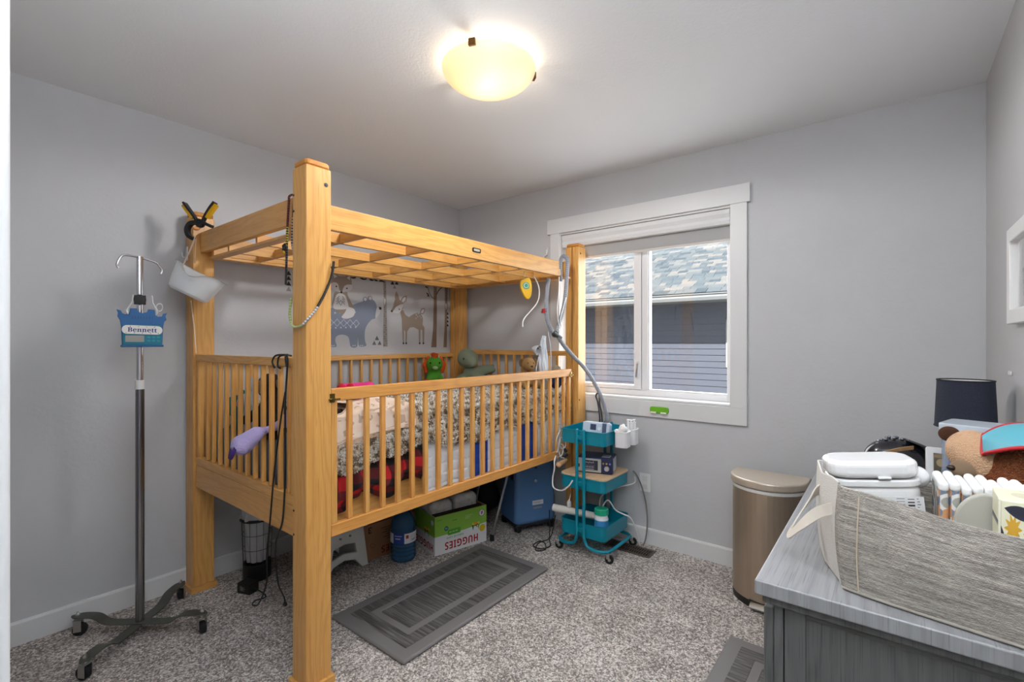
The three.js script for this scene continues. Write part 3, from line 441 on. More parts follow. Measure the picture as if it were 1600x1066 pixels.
{
  const t = thing('plush_monkey', 'dark brown plush toy squashed upright against the end slats', 'toy', [0.66, 0.843, 1.895]);
  part('body', blob([[0, 0.07, 0, 0, 0.14, 0, 0.075, 0.06], [0, 0.24, 0.01, 0, 0.25, 0.01, 0.055, 0.055], [-0.06, 0.12, 0.04, -0.14, 0.08, 0.06, 0.025, 0.022], [0.06, 0.12, 0.04, 0.13, 0.06, 0.06, 0.025, 0.022]], 0.008, 0.02), plush(0x2a201b), t); part('face', ball(0.036, 1, 0.9, 0.6, 16), plush(0xb59a7c), t, [0, 0.245, 0.052]); for (const s of [-1, 1]) part('ear', ball(0.022, 1, 1, 0.5, 12), plush(0xb59a7c), t, [s * 0.06, 0.26, 0.0]);
}
{
  const t = thing('plush_fish', 'teal plush toy in the corner behind the end slats', 'toy', [0.3, 0.842, 1.905]);
  part('body', blob([[0, 0.05, 0, 0, 0.14, 0.01, 0.05, 0.04], [0.03, 0.16, 0, 0.06, 0.2, 0, 0.02, 0.012]], 0.007, 0.02), plush(0x157a78), t); part('belly', ball(0.03, 1, 1.2, 0.5, 14), plush(0xd6dccf), t, [0, 0.06, 0.042]);
}
{
  const t = thing('plush_rabbit', 'pale grey plush toy with a pink nose behind the end slats beside the teal toy', 'toy', [0.43, 0.842, 1.895]);
  part('body', blob([[0, 0.05, 0, 0, 0.08, 0.01, 0.055, 0.045], [0, 0.15, 0.02, 0, 0.155, 0.02, 0.042, 0.042], [-0.02, 0.19, 0, -0.03, 0.26, -0.02, 0.014, 0.016], [0.02, 0.19, 0, 0.03, 0.26, -0.02, 0.014, 0.016]], 0.007, 0.02), plush(0xa9b0b6), t); part('nose', ball(0.009, 1, 1, 1, 10), plush(0xd99aa6), t, [0, 0.15, 0.064]);
}
{
  const t = thing('plush_giraffe', 'cream and pale green plush toy with a yellow horn above the end rail', 'toy', [0.99, 0.88, 1.83]);
  part('body', blob([[0.1, 0.06, 0.06, 0.1, 0.13, 0.06, 0.045, 0.035], [0.1, 0.2, 0.06, 0.08, 0.2, 0.08, 0.034, 0.03]], 0.007, 0.02), plush(0xc3cf9e), t); part('collar', new THREE.TorusGeometry(0.036, 0.012, 10, 24).rotateX(PI / 2), plush(0xe9e2cc), t, [0.1, 0.155, 0.06]); part('horn', rod([0.02, 0.2, 0.07], [0.0, 0.285, 0.07], 0.013, 0.009), plush(0xe6b820), t);
}

// ---------------------------------------------------------------- decals on the long wall (thin vinyl, read from left to right along -z)
const onWall = (name, label, cat, g) => { const o = thing(name, label, cat, [0.0006, 0, 0], PI / 2, g); return o; };
const flat = (pts, m, p, name, lift = 0, smooth = true, holes) => part(name, uvBox(ext(shape(smooth ? smoothShape(pts, 5) : pts, holes), 0.0007), 1, 0, 0), m, p, [0, 0, lift * 0.0008]);
const dGrey = M(0x858fa2, 0.7), dTan = M(0x9b8b7e, 0.7), dWhite = M(0xd9d8da, 0.7), dDark = M(0x2a2826, 0.7), dBark = M(0x85705f, 0.7), dLine = M(0xc6ccd8, 0.7), dMid = M(0x8b8d94, 0.7);
const dot = (p, x, y, r, m, lift, name = 'dot') => part(name, new THREE.CylinderGeometry(r, r, 0.0007, 14).rotateX(PI / 2), m, p, [x, y, lift * 0.0008 + 0.0003]);
const bar2 = (a, b, w) => { const dx = b[0] - a[0], dy = b[1] - a[1], L = Math.hypot(dx, dy); return uvBox(new THREE.BoxGeometry(L, w, 0.0007).rotateZ(Math.atan2(dy, dx)).translate((a[0] + b[0]) / 2, (a[1] + b[1]) / 2, 0.0003), 0); };
const line2 = (pts, w) => merge(pts.slice(1).map((p, i) => bar2(pts[i], p, w)));
{
  const b = onWall('bear_decal', 'blue grey bear wall decal with a zigzag patterned back', 'decal');
  flat([[-1.28, 1.5], [-1.191, 1.524], [-1.075, 1.542], [-1.0, 1.568], [-0.922, 1.597], [-0.881, 1.6], [-0.855, 1.579], [-0.845, 1.543], [-0.849, 1.474], [-0.889, 1.455], [-0.926, 1.416], [-0.945, 1.368], [-0.944, 1.306], [-0.933, 1.272], [-0.961, 1.262], [-0.992, 1.269], [-1.002, 1.326], [-1.009, 1.262], [-1.057, 1.263], [-1.074, 1.326], [-1.119, 1.345], [-1.162, 1.335], [-1.175, 1.306], [-1.166, 1.264], [-1.212, 1.261], [-1.273, 1.261], [-1.3, 1.355], [-1.306, 1.442]], dGrey, b, 'body');
  flat([[-0.845, 1.543], [-0.815, 1.542], [-0.82, 1.503], [-0.857, 1.468]], dWhite, b, 'muzzle', 1); flat([[-0.825, 1.552], [-0.805, 1.546], [-0.81, 1.531], [-0.824, 1.534]], dDark, b, 'nose', 2);
  for (const x of [-0.943, -0.902]) { dot(b, x, x < -0.92 ? 1.597 : 1.607, 0.018, dGrey, 1, 'ear'); dot(b, x, x < -0.92 ? 1.598 : 1.608, 0.012, dWhite, 2, 'ear_patch'); }
  const zig = (y, s) => { const p = []; for (let i = 0; i <= 10; i++) p.push([-1.235 + i * 0.0245, y + (i % 2 ? s : -s) * 0.014]); return line2(p, 0.0035); };
  part('zigzag', zig(1.436, 1), dLine, b, [0, 0, 0.0008]); part('zigzag', zig(1.414, -1), dLine, b, [0, 0, 0.0008]);
  for (let i = 0; i < 6; i++) { dot(b, -1.21 + i * 0.038, 1.388 + 0.002 * i, 0.006, dLine, 1); if (i !== 3 && i !== 4) dot(b, -1.215 + i * 0.038, 1.487 + 0.003 * i, 0.006, dLine, 1); }
  for (const x of [-1.2, -1.185, -1.04, -1.025, -0.98, -0.965]) dot(b, x, 1.27, 0.004, dWhite, 1, 'claw');
  const f = onWall('fox_decal', 'brown and white fox wall decal sitting on the grey bear', 'decal'); f.position.x += 0.0022;
  flat([[-1.173, 1.634], [-1.094, 1.638], [-1.079, 1.609], [-1.03, 1.52], [-1.042, 1.479], [-1.075, 1.464], [-1.191, 1.521], [-1.187, 1.588]], dTan, f, 'body'); flat([[-1.141, 1.625], [-1.105, 1.614], [-1.084, 1.569], [-1.081, 1.527], [-1.141, 1.515], [-1.191, 1.521], [-1.185, 1.569], [-1.169, 1.609]], dWhite, f, 'belly', 1);
  flat([[-1.079, 1.537], [-1.03, 1.52], [-1.038, 1.476], [-1.086, 1.454], [-1.13, 1.462], [-1.105, 1.496]], dWhite, f, 'tail', 2);
  flat([[-1.198, 1.761], [-1.173, 1.754], [-1.148, 1.739], [-1.105, 1.742], [-1.079, 1.758], [-1.06, 1.762], [-1.051, 1.691], [-1.054, 1.658], [-1.09, 1.64], [-1.137, 1.627], [-1.198, 1.645], [-1.215, 1.676], [-1.205, 1.731]], dTan, f, 'head', 2, false);
  flat([[-1.215, 1.676], [-1.191, 1.694], [-1.159, 1.687], [-1.148, 1.65], [-1.141, 1.632], [-1.198, 1.645]], dWhite, f, 'cheek', 3); flat([[-1.051, 1.691], [-1.086, 1.688], [-1.112, 1.672], [-1.123, 1.635], [-1.09, 1.641], [-1.054, 1.658]], dWhite, f, 'cheek', 3);
  dot(f, -1.17, 1.668, 0.0055, dDark, 4, 'eye'); dot(f, -1.091, 1.662, 0.0055, dDark, 4, 'eye'); dot(f, -1.133, 1.632, 0.007, dDark, 4, 'nose');
  flat([[-1.193, 1.75], [-1.178, 1.745], [-1.16, 1.737], [-1.186, 1.722]], dWhite, f, 'ear_patch', 3, false); flat([[-1.066, 1.752], [-1.076, 1.745], [-1.092, 1.735], [-1.068, 1.72]], dWhite, f, 'ear_patch', 3, false);
  const ch = []; for (const s of [-1, 1]) for (let i = 0; i < 3; i++) ch.push(line2([[-1.136 + s * 0.012, 1.595 - i * 0.016 + 0.01], [-1.136 + s * 0.03, 1.582 - i * 0.016]], 0.005));
  part('chest_mark', merge(ch, line2([[-1.136, 1.578], [-1.124, 1.56], [-1.136, 1.542], [-1.148, 1.56], [-1.136, 1.578]], 0.004)), dMid, f, [0, 0, 0.0016]);
}
{
  const d = onWall('deer_decal', 'brown spotted deer wall decal between the birch trees', 'decal');
  flat([[-0.635, 1.534], [-0.605, 1.538], [-0.586, 1.506], [-0.552, 1.487], [-0.506, 1.513], [-0.467, 1.525], [-0.427, 1.517], [-0.408, 1.48], [-0.413, 1.433], [-0.393, 1.411], [-0.399, 1.284], [-0.411, 1.284], [-0.416, 1.39], [-0.433, 1.396], [-0.437, 1.284], [-0.449, 1.284], [-0.453, 1.392], [-0.502, 1.411], [-0.541, 1.407], [-0.567, 1.377], [-0.572, 1.285], [-0.582, 1.285], [-0.585, 1.375], [-0.597, 1.389], [-0.599, 1.285], [-0.609, 1.285], [-0.616, 1.389], [-0.619, 1.472]], dTan, d, 'body', 0, false);
  flat([[-0.667, 1.676], [-0.644, 1.631], [-0.646, 1.607], [-0.678, 1.611], [-0.682, 1.646]], dTan, d, 'ear', 0); flat([[-0.635, 1.602], [-0.609, 1.64], [-0.575, 1.651], [-0.57, 1.636], [-0.582, 1.608], [-0.616, 1.588]], dTan, d, 'ear', 0); flat([[-0.62, 1.606], [-0.605, 1.631], [-0.582, 1.64], [-0.59, 1.612], [-0.608, 1.598]], dWhite, d, 'ear_patch', 1);
  flat([[-0.682, 1.616], [-0.656, 1.624], [-0.623, 1.6], [-0.605, 1.586], [-0.609, 1.55], [-0.638, 1.519], [-0.667, 1.511], [-0.703, 1.518], [-0.721, 1.523], [-0.7, 1.563]], dTan, d, 'head', 1); flat([[-0.689, 1.54], [-0.675, 1.558], [-0.638, 1.578], [-0.605, 1.584], [-0.616, 1.55], [-0.638, 1.52], [-0.667, 1.511], [-0.703, 1.518]], dWhite, d, 'cheek', 2);
  dot(d, -0.645, 1.543, 0.005, dDark, 3, 'eye'); dot(d, -0.715, 1.526, 0.007, dDark, 3, 'nose'); flat([[-0.443, 1.525], [-0.423, 1.56], [-0.395, 1.565], [-0.39, 1.543], [-0.411, 1.517]], dTan, d, 'tail', 1); flat([[-0.432, 1.53], [-0.418, 1.553], [-0.4, 1.557], [-0.399, 1.543], [-0.415, 1.525]], dWhite, d, 'tail_patch', 2);
  for (let i = 0; i < 11; i++) dot(d, -0.48 + 0.017 * (i % 5) + 0.004 * (i % 2), 1.512 - 0.018 * Math.floor(i / 4) + 0.006 * (i % 3), 0.004, dLine, 1, 'spot');
  for (const x of [-0.405, -0.443, -0.577, -0.604]) dot(d, x, 1.285, 0.008, dDark, 1, 'hoof');
}
{
  const trees = [['slender birch trunk decal between the bear and the deer', [[-0.789, 1.80], [-0.766, 1.80], [-0.76, 1.577], [-0.754, 1.364], [-0.75, 1.261], [-0.79, 1.261], [-0.786, 1.434], [-0.783, 1.611]], M(0x9c948e, 0.7)], ['birch trunk decal with two branches to the right of the deer', [[-0.293, 1.86], [-0.263, 1.86], [-0.261, 1.537], [-0.265, 1.252], [-0.323, 1.253], [-0.303, 1.395], [-0.295, 1.587]], dBark], ['birch trunk decal nearest the far bed post', [[-0.171, 1.86], [-0.137, 1.86], [-0.144, 1.53], [-0.149, 1.251], [-0.187, 1.251], [-0.173, 1.431], [-0.169, 1.627]], dBark]];
  trees.forEach(([label, pts, m], k) => {
    const t = onWall('tree_decal', label, 'decal'); flat(pts, m, t, 'trunk', 0, false);
    const x0 = pts[0][0], x1 = pts[1][0], marks = [];
    for (let i = 0; i < 34; i++) { const y = 1.27 + i * 0.0165, l = pts[4][1] > 1 ? mix(pts[4][0], x1, (y - 1.25) / 0.55) : x1, r = mix(pts[5] ? pts[5][0] : x0, x0, (y - 1.25) / 0.55), a = Math.min(l, r) + 0.004, b = Math.max(l, r) - 0.004, w = (0.25 + 0.5 * rnd()) * (b - a), s = rnd() < 0.5; marks.push(bar2([s ? a : b - w, y], [s ? a + w : b, y + 0.004 * (rnd() - 0.5)], 0.0035)); }
    part('bark_mark', merge(marks), k ? M(0xd2c8c0, 0.7) : M(0x625a55, 0.7), t, [0, 0, 0.0008]);
    if (k !== 1) flat([[x0 + 0.006, 1.6], [x0 + 0.013, 1.62], [x0 + 0.02, 1.6], [x0 + 0.013, 1.565]], dWhite, t, 'knot', 2);
    if (k === 1) { part('branch', line2([[-0.285, 1.645], [-0.315, 1.66], [-0.342, 1.69], [-0.355, 1.73], [-0.362, 1.79]], 0.005), dDark, t); part('branch', line2([[-0.268, 1.675], [-0.25, 1.71], [-0.22, 1.74], [-0.172, 1.762]], 0.007), dDark, t); for (const [x, y, r] of [[-0.372, 1.735, 0.5], [-0.352, 1.668, -0.4], [-0.358, 1.68, 1]]) flat([[x - 0.016, y + 0.012 * r], [x, y + 0.008], [x + 0.012, y - 0.006], [x - 0.004, y - 0.004]], dDark, t, 'leaf', 0, true); }
  });
}
{
  const tri = (x, y, r, m, label, group) => { const t = onWall('triangle_decal', label, 'decal', group); flat([[x - r, y - r * 0.75], [x + r, y - r * 0.75], [x, y + r]], m, t, 'triangle', 0, false); };
  tri(-0.706, 1.737, 0.017, dDark, 'black triangle decal, left of the pair above the deer'); tri(-0.667, 1.741, 0.017, dDark, 'black triangle decal, right of the pair above the deer'); tri(-0.686, 1.708, 0.015, dMid, 'grey triangle decal under the black pair above the deer');
  tri(-0.843, 1.322, 0.018, M(0x6a6f7c, 0.7), 'slate triangle decal on top of the small pyramid by the bear'); tri(-0.866, 1.287, 0.017, M(0x6a6f7c, 0.7), 'slate triangle decal at the left foot of the small pyramid by the bear'); tri(-0.82, 1.287, 0.017, M(0x6a6f7c, 0.7), 'slate triangle decal at the right foot of the small pyramid by the bear');
  [1.535, 1.502, 1.47, 1.437].forEach((y, i) => tri(-0.1385 + 0.0, y, 0.0125, dDark, ['topmost', 'second', 'third', 'lowest'][i] + ' small black triangle decal in the column by the far bed post'));
  [1.721, 1.69, 1.656, 1.622].forEach((y, i) => tri(-1.491, y, 0.016, i === 3 ? dMid : dDark, ['topmost', 'second', 'third', 'lowest'][i] + ' triangle decal in the column left of the near bed post'));
  const w = onWall('word_decal', 'black script word decal on the wall between the fox and the birch', 'decal'); const g = text('bear', 0.105, 0.0008); part('lettering', g, dDark, w, [-0.925, 1.79, 0]);
}
// ---------------------------------------------------------------- drip stand with a name-plated scale
{
  const t = thing('drip_stand', 'chrome drip stand on four dark castor legs by the left wall', 'stand', [0.315, 0, 2.314]);
  part('lower_pole', merge(lathe([[0, 0.05], [0.0165, 0.05], [0.0165, 1.085], [0.014, 1.088], [0, 1.088]], 28)), steelDark, t); part('collar', lathe([[0.0135, 1.085], [0.0182, 1.085], [0.0182, 1.125], [0.0135, 1.125]], 28), M(0xd9d9d7, 0.5), t);
  part('upper_pole', lathe([[0, 1.08], [0.0125, 1.08], [0.0125, 1.672], [0, 1.674]], 24), chrome, t);
  part('hook_bar', tube([[0.0, 1.612, 0.074], [0, 1.628, 0.08], [0, 1.66, 0.068], [0, 1.672, 0.05], [0, 1.668, 0], [0, 1.655, -0.055], [0, 1.642, -0.07], [0, 1.622, -0.082], [0, 1.604, -0.078]], 0.0048, 60, 10), chrome, t);
  part('clamp_ring', lathe([[0.0126, 1.46], [0.021, 1.46], [0.021, 1.5], [0.0126, 1.5]], 24), black, t);
  const kn = part('clamp_knob', lathe([[0, 0], [0.021, 0], [0.023, 0.006], [0.021, 0.016], [0, 0.018]], 20).rotateZ(-PI / 2), black, t, [0.021, 1.48, 0.005]); kn.rotation.y = -0.3;
  const wheels = [[-0.201, 0.174], [0.19, 0.215], [0.2, -0.175], [-0.188, -0.213]];
  wheels.forEach(([x, z], i) => {
    const L = Math.hypot(x, z), g = strip([[0, 0.056, 0], [L * 0.3, 0.054, 0], [L * 0.52, 0.058, 0], [L * 0.68, 0.082, 0], [L * 0.85, 0.087, 0], [L + 0.026, 0.084, 0]], [0, 0, 1], 0.046, 0.005, 44, (u) => (u > 0.86 ? mix(1, 0.12, Math.pow((u - 0.86) / 0.14, 2)) : 1));
    const leg = part('leg', g, legGrey, t); leg.rotation.y = Math.atan2(-z, x); if (i % 2) leg.position.y = -0.006;
    const c = grp('castor', leg, [L, 0, 0]); c.rotation.y = i + 0.4;
    part('bolt', merge(rod([0, 0.085, 0], [0, 0.104, 0], 0.004), lathe([[0, 0.088], [0.009, 0.088], [0.009, 0.094], [0.004, 0.1], [0, 0.1]], 6)), zinc, c);
    const ci = part('castor_fork', merge(span(-0.014, 0.014, 0.066, 0.07, -0.016, 0.016, 0.001), span(-0.016, 0.012, 0.02, 0.066, -0.0165, -0.0145, 0.0008), span(-0.016, 0.012, 0.02, 0.066, 0.0145, 0.0165, 0.0008), rod([0, 0.07, 0], [0, 0.085, 0], 0.007)), zinc, leg, [L, 0, 0]); ci.rotation.y = c.rotation.y;
    const wh = part('wheel', lathe([[0, -0.012], [0.02, -0.012], [0.026, -0.009], [0.026, 0.009], [0.02, 0.012], [0, 0.012]], 24).rotateX(PI / 2), rubber, leg, [L - 0.008 * Math.cos(c.rotation.y), i % 2 ? 0.032 : 0.026, 0.008 * Math.sin(c.rotation.y)]); wh.rotation.y = c.rotation.y;
  });
}
{
  const t = thing('hanging_scale', 'teal scale with a crown top and a white name plate hung on the drip stand', 'scale', [0.345, 1.276, 2.312], PI / 2 - 0.24);
  const crown = [[-0.068, 0.0], [0.068, 0.0], [0.071, 0.085], [0.075, 0.108], [0.083, 0.118], [0.079, 0.134], [0.085, 0.146], [0.074, 0.142], [0.07, 0.13], [0.055, 0.128], [0.044, 0.135], [0.041, 0.158], [0.021, 0.16], [0.016, 0.147], [0, 0.142], [-0.016, 0.147], [-0.021, 0.162], [-0.041, 0.162], [-0.044, 0.142], [-0.058, 0.135], [-0.07, 0.14], [-0.075, 0.152], [-0.086, 0.156], [-0.081, 0.142], [-0.083, 0.128], [-0.075, 0.112], [-0.071, 0.085]];
  part('back_plate', uvBox(ext(shape(crown), 0.01, 0.002, 2)), M(0x0a5f9c, 0.4), t);
  part('body', span(-0.068, 0.068, 0.004, 0.092, 0.012, 0.034, 0.004), M(0x00758c, 0.4), t); part('base_lip', span(-0.074, 0.074, -0.004, 0.006, 0.0, 0.045, 0.003), M(0x065a8c, 0.4), t);
  part('display', span(-0.058, 0.006, 0.018, 0.046, 0.033, 0.0355, 0.001), M(0x9b9a94, 0.3), t);
  for (let i = 0; i < 6; i++) part('button', box(0.012, 0.008, 0.003, 0.0015), M(0x2193a6, 0.4), t, [0.021 + 0.017 * (i % 3), 0.038 - 0.015 * Math.floor(i / 3), 0.035]);
  for (let i = 0; i < 8; i++) part('tick', box(0.0035, 0.012, 0.0015, 0.0005), M(0x0a4a7c, 0.4), t, [-0.035 + 0.01 * i, 0.124, 0.0125]);
  const p = part('name_plate', uvBox(ext(shape(roundRect(0.138, 0.036, 0.0178, 10)), 0.003, 0.001, 1)), M(0xeceae6, 0.45), t, [0, 0.07, 0.0355]); p.rotation.z = -0.03;
  part('lettering', text('Bennett', 0.0185, 0.0008), M(0x1b2a6e, 0.5), p, [0, 0, 0.0042]);
  const dc = [0xd8a030, 0xb83038, 0x2f62b8, 0x4d9a48, 0x8a4a9c]; for (let i = 0; i < 9; i++) part('confetti', box(0.005, 0.0022, 0.0006, 0.0002), M(dc[i % 5], 0.6), p, [-0.055 + 0.0138 * i, (i % 2 ? 0.0135 : -0.0135), 0.0043], [0, 0, i]);
}
{
  const c = M(0xdcdcda, 0.6);
  const t = thing('scale_strap', 'white cord from the stand knob down to the crown of the teal scale', 'cord', [0.345, 1.276, 2.312], PI / 2 - 0.24);
  part('cord', merge(tube([[-0.032, 0.222, 0.008], [-0.034, 0.21, 0.014], [-0.036, 0.19, 0.017], [-0.05, 0.16, 0.018], [-0.051, 0.142, 0.018]], 0.0032, 30), tube([[0.032, 0.222, 0.008], [0.034, 0.212, 0.014], [0.036, 0.19, 0.017], [0.05, 0.16, 0.018], [0.052, 0.14, 0.018]], 0.0032, 30)), c, t);
  part('loop', new THREE.TorusGeometry(0.014, 0.0018, 8, 30).scale(0.8, 1.2, 1), c, t, [0.06, 0.172, 0.018]); for (const s of [-1, 1]) part('clip', box(0.006, 0.02, 0.006, 0.002), zinc, t, [s * 0.053, 0.146, 0.018], [0, 0, -0.4 * s]);
}
// ---------------------------------------------------------------- clamp, tub and cords at the rear bed post
{
  const t = thing('spring_clamp', 'black and yellow spring clamp gripping the canopy rail at the rear post', 'clamp', [0.262, 1.862, 2.052], 0.62);
  const yel = M(0xd3a014, 0.45), blk = M(0x15171c, 0.4);
  for (const s of [-1, 1]) {
    part('handle', strip([[s * 0.012, 0.018, 0.014], [s * 0.03, 0.05, 0.016], [s * 0.055, 0.085, 0.018], [s * 0.078, 0.115, 0.016]], [0, 0, 1], 0.024, 0.009, 20, (u) => 0.85 + 0.35 * u), blk, t); part('grip', strip([[s * 0.034, 0.04, 0.014], [s * 0.058, 0.07, 0.016], [s * 0.083, 0.104, 0.014]], [0, 0, 1], 0.02, 0.016, 16), yel, t);
  }
  part('pivot', merge(lathe([[0, 0], [0.02, 0], [0.022, 0.006], [0.02, 0.022], [0, 0.024]], 24).rotateX(PI / 2), lathe([[0, 0], [0.007, 0], [0.007, 0.004], [0, 0.005]], 16).rotateX(PI / 2).translate(0, 0, 0.024)), blk, t, [0, 0.014, 0.004]);
  part('jaw', strip([[-0.01, 0.02, 0.016], [-0.045, 0.012, 0.018], [-0.062, -0.015, 0.018], [-0.056, -0.045, 0.017], [-0.034, -0.062, 0.016]], [0, 0, 1], 0.024, 0.017, 30), blk, t); part('jaw', strip([[0.01, 0.02, 0.016], [0.035, 0.008, 0.016], [0.062, -0.004, 0.015]], [0, 0, 1], 0.022, 0.014, 16), blk, t); part('pad', ball(0.012, 1.4, 0.8, 1, 14), M(0xe89a5a, 0.6), t, [-0.018, -0.012, 0.016]);
}
{
  const t = thing('plastic_tub', 'translucent white plastic tub hanging tilted on strings below the clamp', 'tub', [0.262, 1.578, 2.085]);
  const m = M(0xe9ecee, 0.35, { transmission: 0.2, thickness: 0, side: THREE.DoubleSide });
  // one wall with a rounded floor; the rim flares and dips to a spout on one side
  const f = (s, tt) => { const a = s * 2 * PI, pr = [[0.0, 0], [0.075, 0], [0.088, 0.012], [0.1, 0.06], [0.108, 0.115], [0.112, 0.128], [0.125, 0.13]]; const k = tt * 6, i = Math.min(5, Math.floor(k)), r = mix(pr[i][0], pr[i + 1][0], k - i), y = mix(pr[i][1], pr[i + 1][1], k - i), n = Math.exp(-Math.pow((((a + 0.35) % (2 * PI)) - 0.95) / 0.42, 2)); return [r * Math.cos(a) * (1 + 0.06 * n * (y / 0.13)), y - 0.045 * n * sm(0.05, 0.13, y), r * Math.sin(a)]; };
  const tilt = grp('tub_shell', t); tilt.quaternion.setFromUnitVectors(V(0, 1, 0), V(0.78 * 0.42 - 0.62 * 0.2, 0.88, -0.62 * 0.42 - 0.78 * 0.2).normalize()); part('shell', sheet(f, 72, 30), m, tilt, [0, -0.065, 0]);
  const st = M(0xdfc8b4, 0.8); part('string', merge(tube([[-0.045, 0.085, 0.035], [-0.03, 0.16, 0.01], [-0.028, 0.225, -0.012]], 0.0016, 20, 6), tube([[0.05, 0.05, 0.075], [0.02, 0.15, 0.03], [0.0, 0.235, -0.004]], 0.0018, 20, 6), tube([[-0.012, 0.225, -0.01], [-0.006, 0.14, -0.005], [0.004, 0.106, 0.0], [0.03, 0.1, 0.008]], 0.0015, 24, 6)), st, t);
}
one('string', tube([[0.135, 1.505, 2.06], [0.16, 1.44, 2.062], [0.185, 1.38, 2.063], [0.2, 1.3, 2.062], [0.2, 1.24, 2.058]], 0.0022, 40, 6), M(0xe0d6c8, 0.7), 'thin pale cord falling from the tub along the rear post', 'cord');
{ const t = thing('wall_hook', 'white adhesive hook stuck on the side of the rear bed post', 'hook', [0.04, 1.755, 2.048]); part('plate', box(0.02, 0.075, 0.005, 0.002), white, t); part('hook', tube([[0, -0.015, 0.004], [-0.012, -0.02, 0.012], [-0.03, -0.004, 0.012], [-0.04, 0.012, 0.01]], 0.003, 20), white, t); }
// ---------------------------------------------------------------- strands of beads on the near post
function beads(name, label, pts, n, cols, r, closed) {
  const t = thing(name, label, 'beads'), c = curve(pts, closed), g = new THREE.SphereGeometry(r, 8, 6).scale(1, 0.8, 1), mats = cols.map((k) => M(k, 0.3));
  for (let i = 0; i < n; i++) { const u = (i + 0.5) / n, p = c.getPointAt(u), b = part('bead', g, mats[i % mats.length], t, [p.x, p.y, p.z]); b.material = mats[Math.floor(u * 0.999 * mats.length / 2) * 2 + (i % 2)] || mats[0]; }
  part('thread', new THREE.TubeGeometry(c, 60, r * 0.25, 5, closed), M(0x2a2420, 0.8), t); return t;
}
beads('bead_strand', 'short strand of red and black beads with a yellow flower hung over the canopy rail', [[1.09, 1.82, 1.976], [1.089, 1.868, 1.974], [1.083, 1.876, 1.998], [1.078, 1.866, 2.022], [1.075, 1.84, 2.024], [1.068, 1.75, 2.026], [1.064, 1.69, 2.026], [1.06, 1.6, 2.026], [1.055, 1.52, 2.026]], 92, [0x1a1512, 0xa04a20, 0x781a18, 0x2a1510, 0x7a1220, 0x1c1412, 0xc8b020, 0x1a1a1a, 0x14141c, 0x54506a, 0x18161c, 0x2c2a34], 0.0052);
{ const t = thing('bead_flower', 'small black and yellow bead flower low on the short red strand', 'bead', [1.063, 1.664, 2.036]); part('petals', merge([0, 1, 2, 3, 4].map((i) => ball(0.007, 1, 1, 0.6, 10).translate(0.01 * Math.cos(i * 1.257), 0.01 * Math.sin(i * 1.257), 0))), M(0x17191c, 0.4), t); part('centre', ball(0.006, 1, 1, 0.6, 10), M(0xd6c21c, 0.4), t, [0, -0.018, 0.002]); }
beads('bead_strand', 'long strand of black beads coiled over the canopy rail beside the near post', [[1.13, 1.8, 1.976], [1.129, 1.868, 1.974], [1.125, 1.877, 1.998], [1.121, 1.866, 2.023], [1.118, 1.84, 2.025], [1.112, 1.76, 2.026], [1.106, 1.68, 2.026], [1.125, 1.62, 2.027], [1.138, 1.54, 2.028], [1.14, 1.46, 2.028]], 96, [0x121212, 0x3a2c22, 0x141414, 0x141214, 0x1a1618, 0xb0a8a8, 0x9c94a0, 0xc4bcbc, 0x101010, 0x4a3c30], 0.0056);
beads('bead_strand', 'black and pale green bead loop slung around the near bed post', [[1.262, 1.6, 1.944], [1.264, 1.54, 1.955], [1.264, 1.47, 1.985], [1.264, 1.41, 2.02], [1.262, 1.375, 2.05], [1.245, 1.355, 2.06], [1.2, 1.348, 2.06], [1.165, 1.36, 2.058], [1.147, 1.4, 2.056], [1.146, 1.46, 2.05]], 84, [0x111111, 0x1d1a18, 0x111111, 0x1d1a18, 0xd0d0d0, 0x8a8a8a, 0x9aa874, 0xb4bf8c, 0x8a9a62, 0xa9b57e], 0.0056);
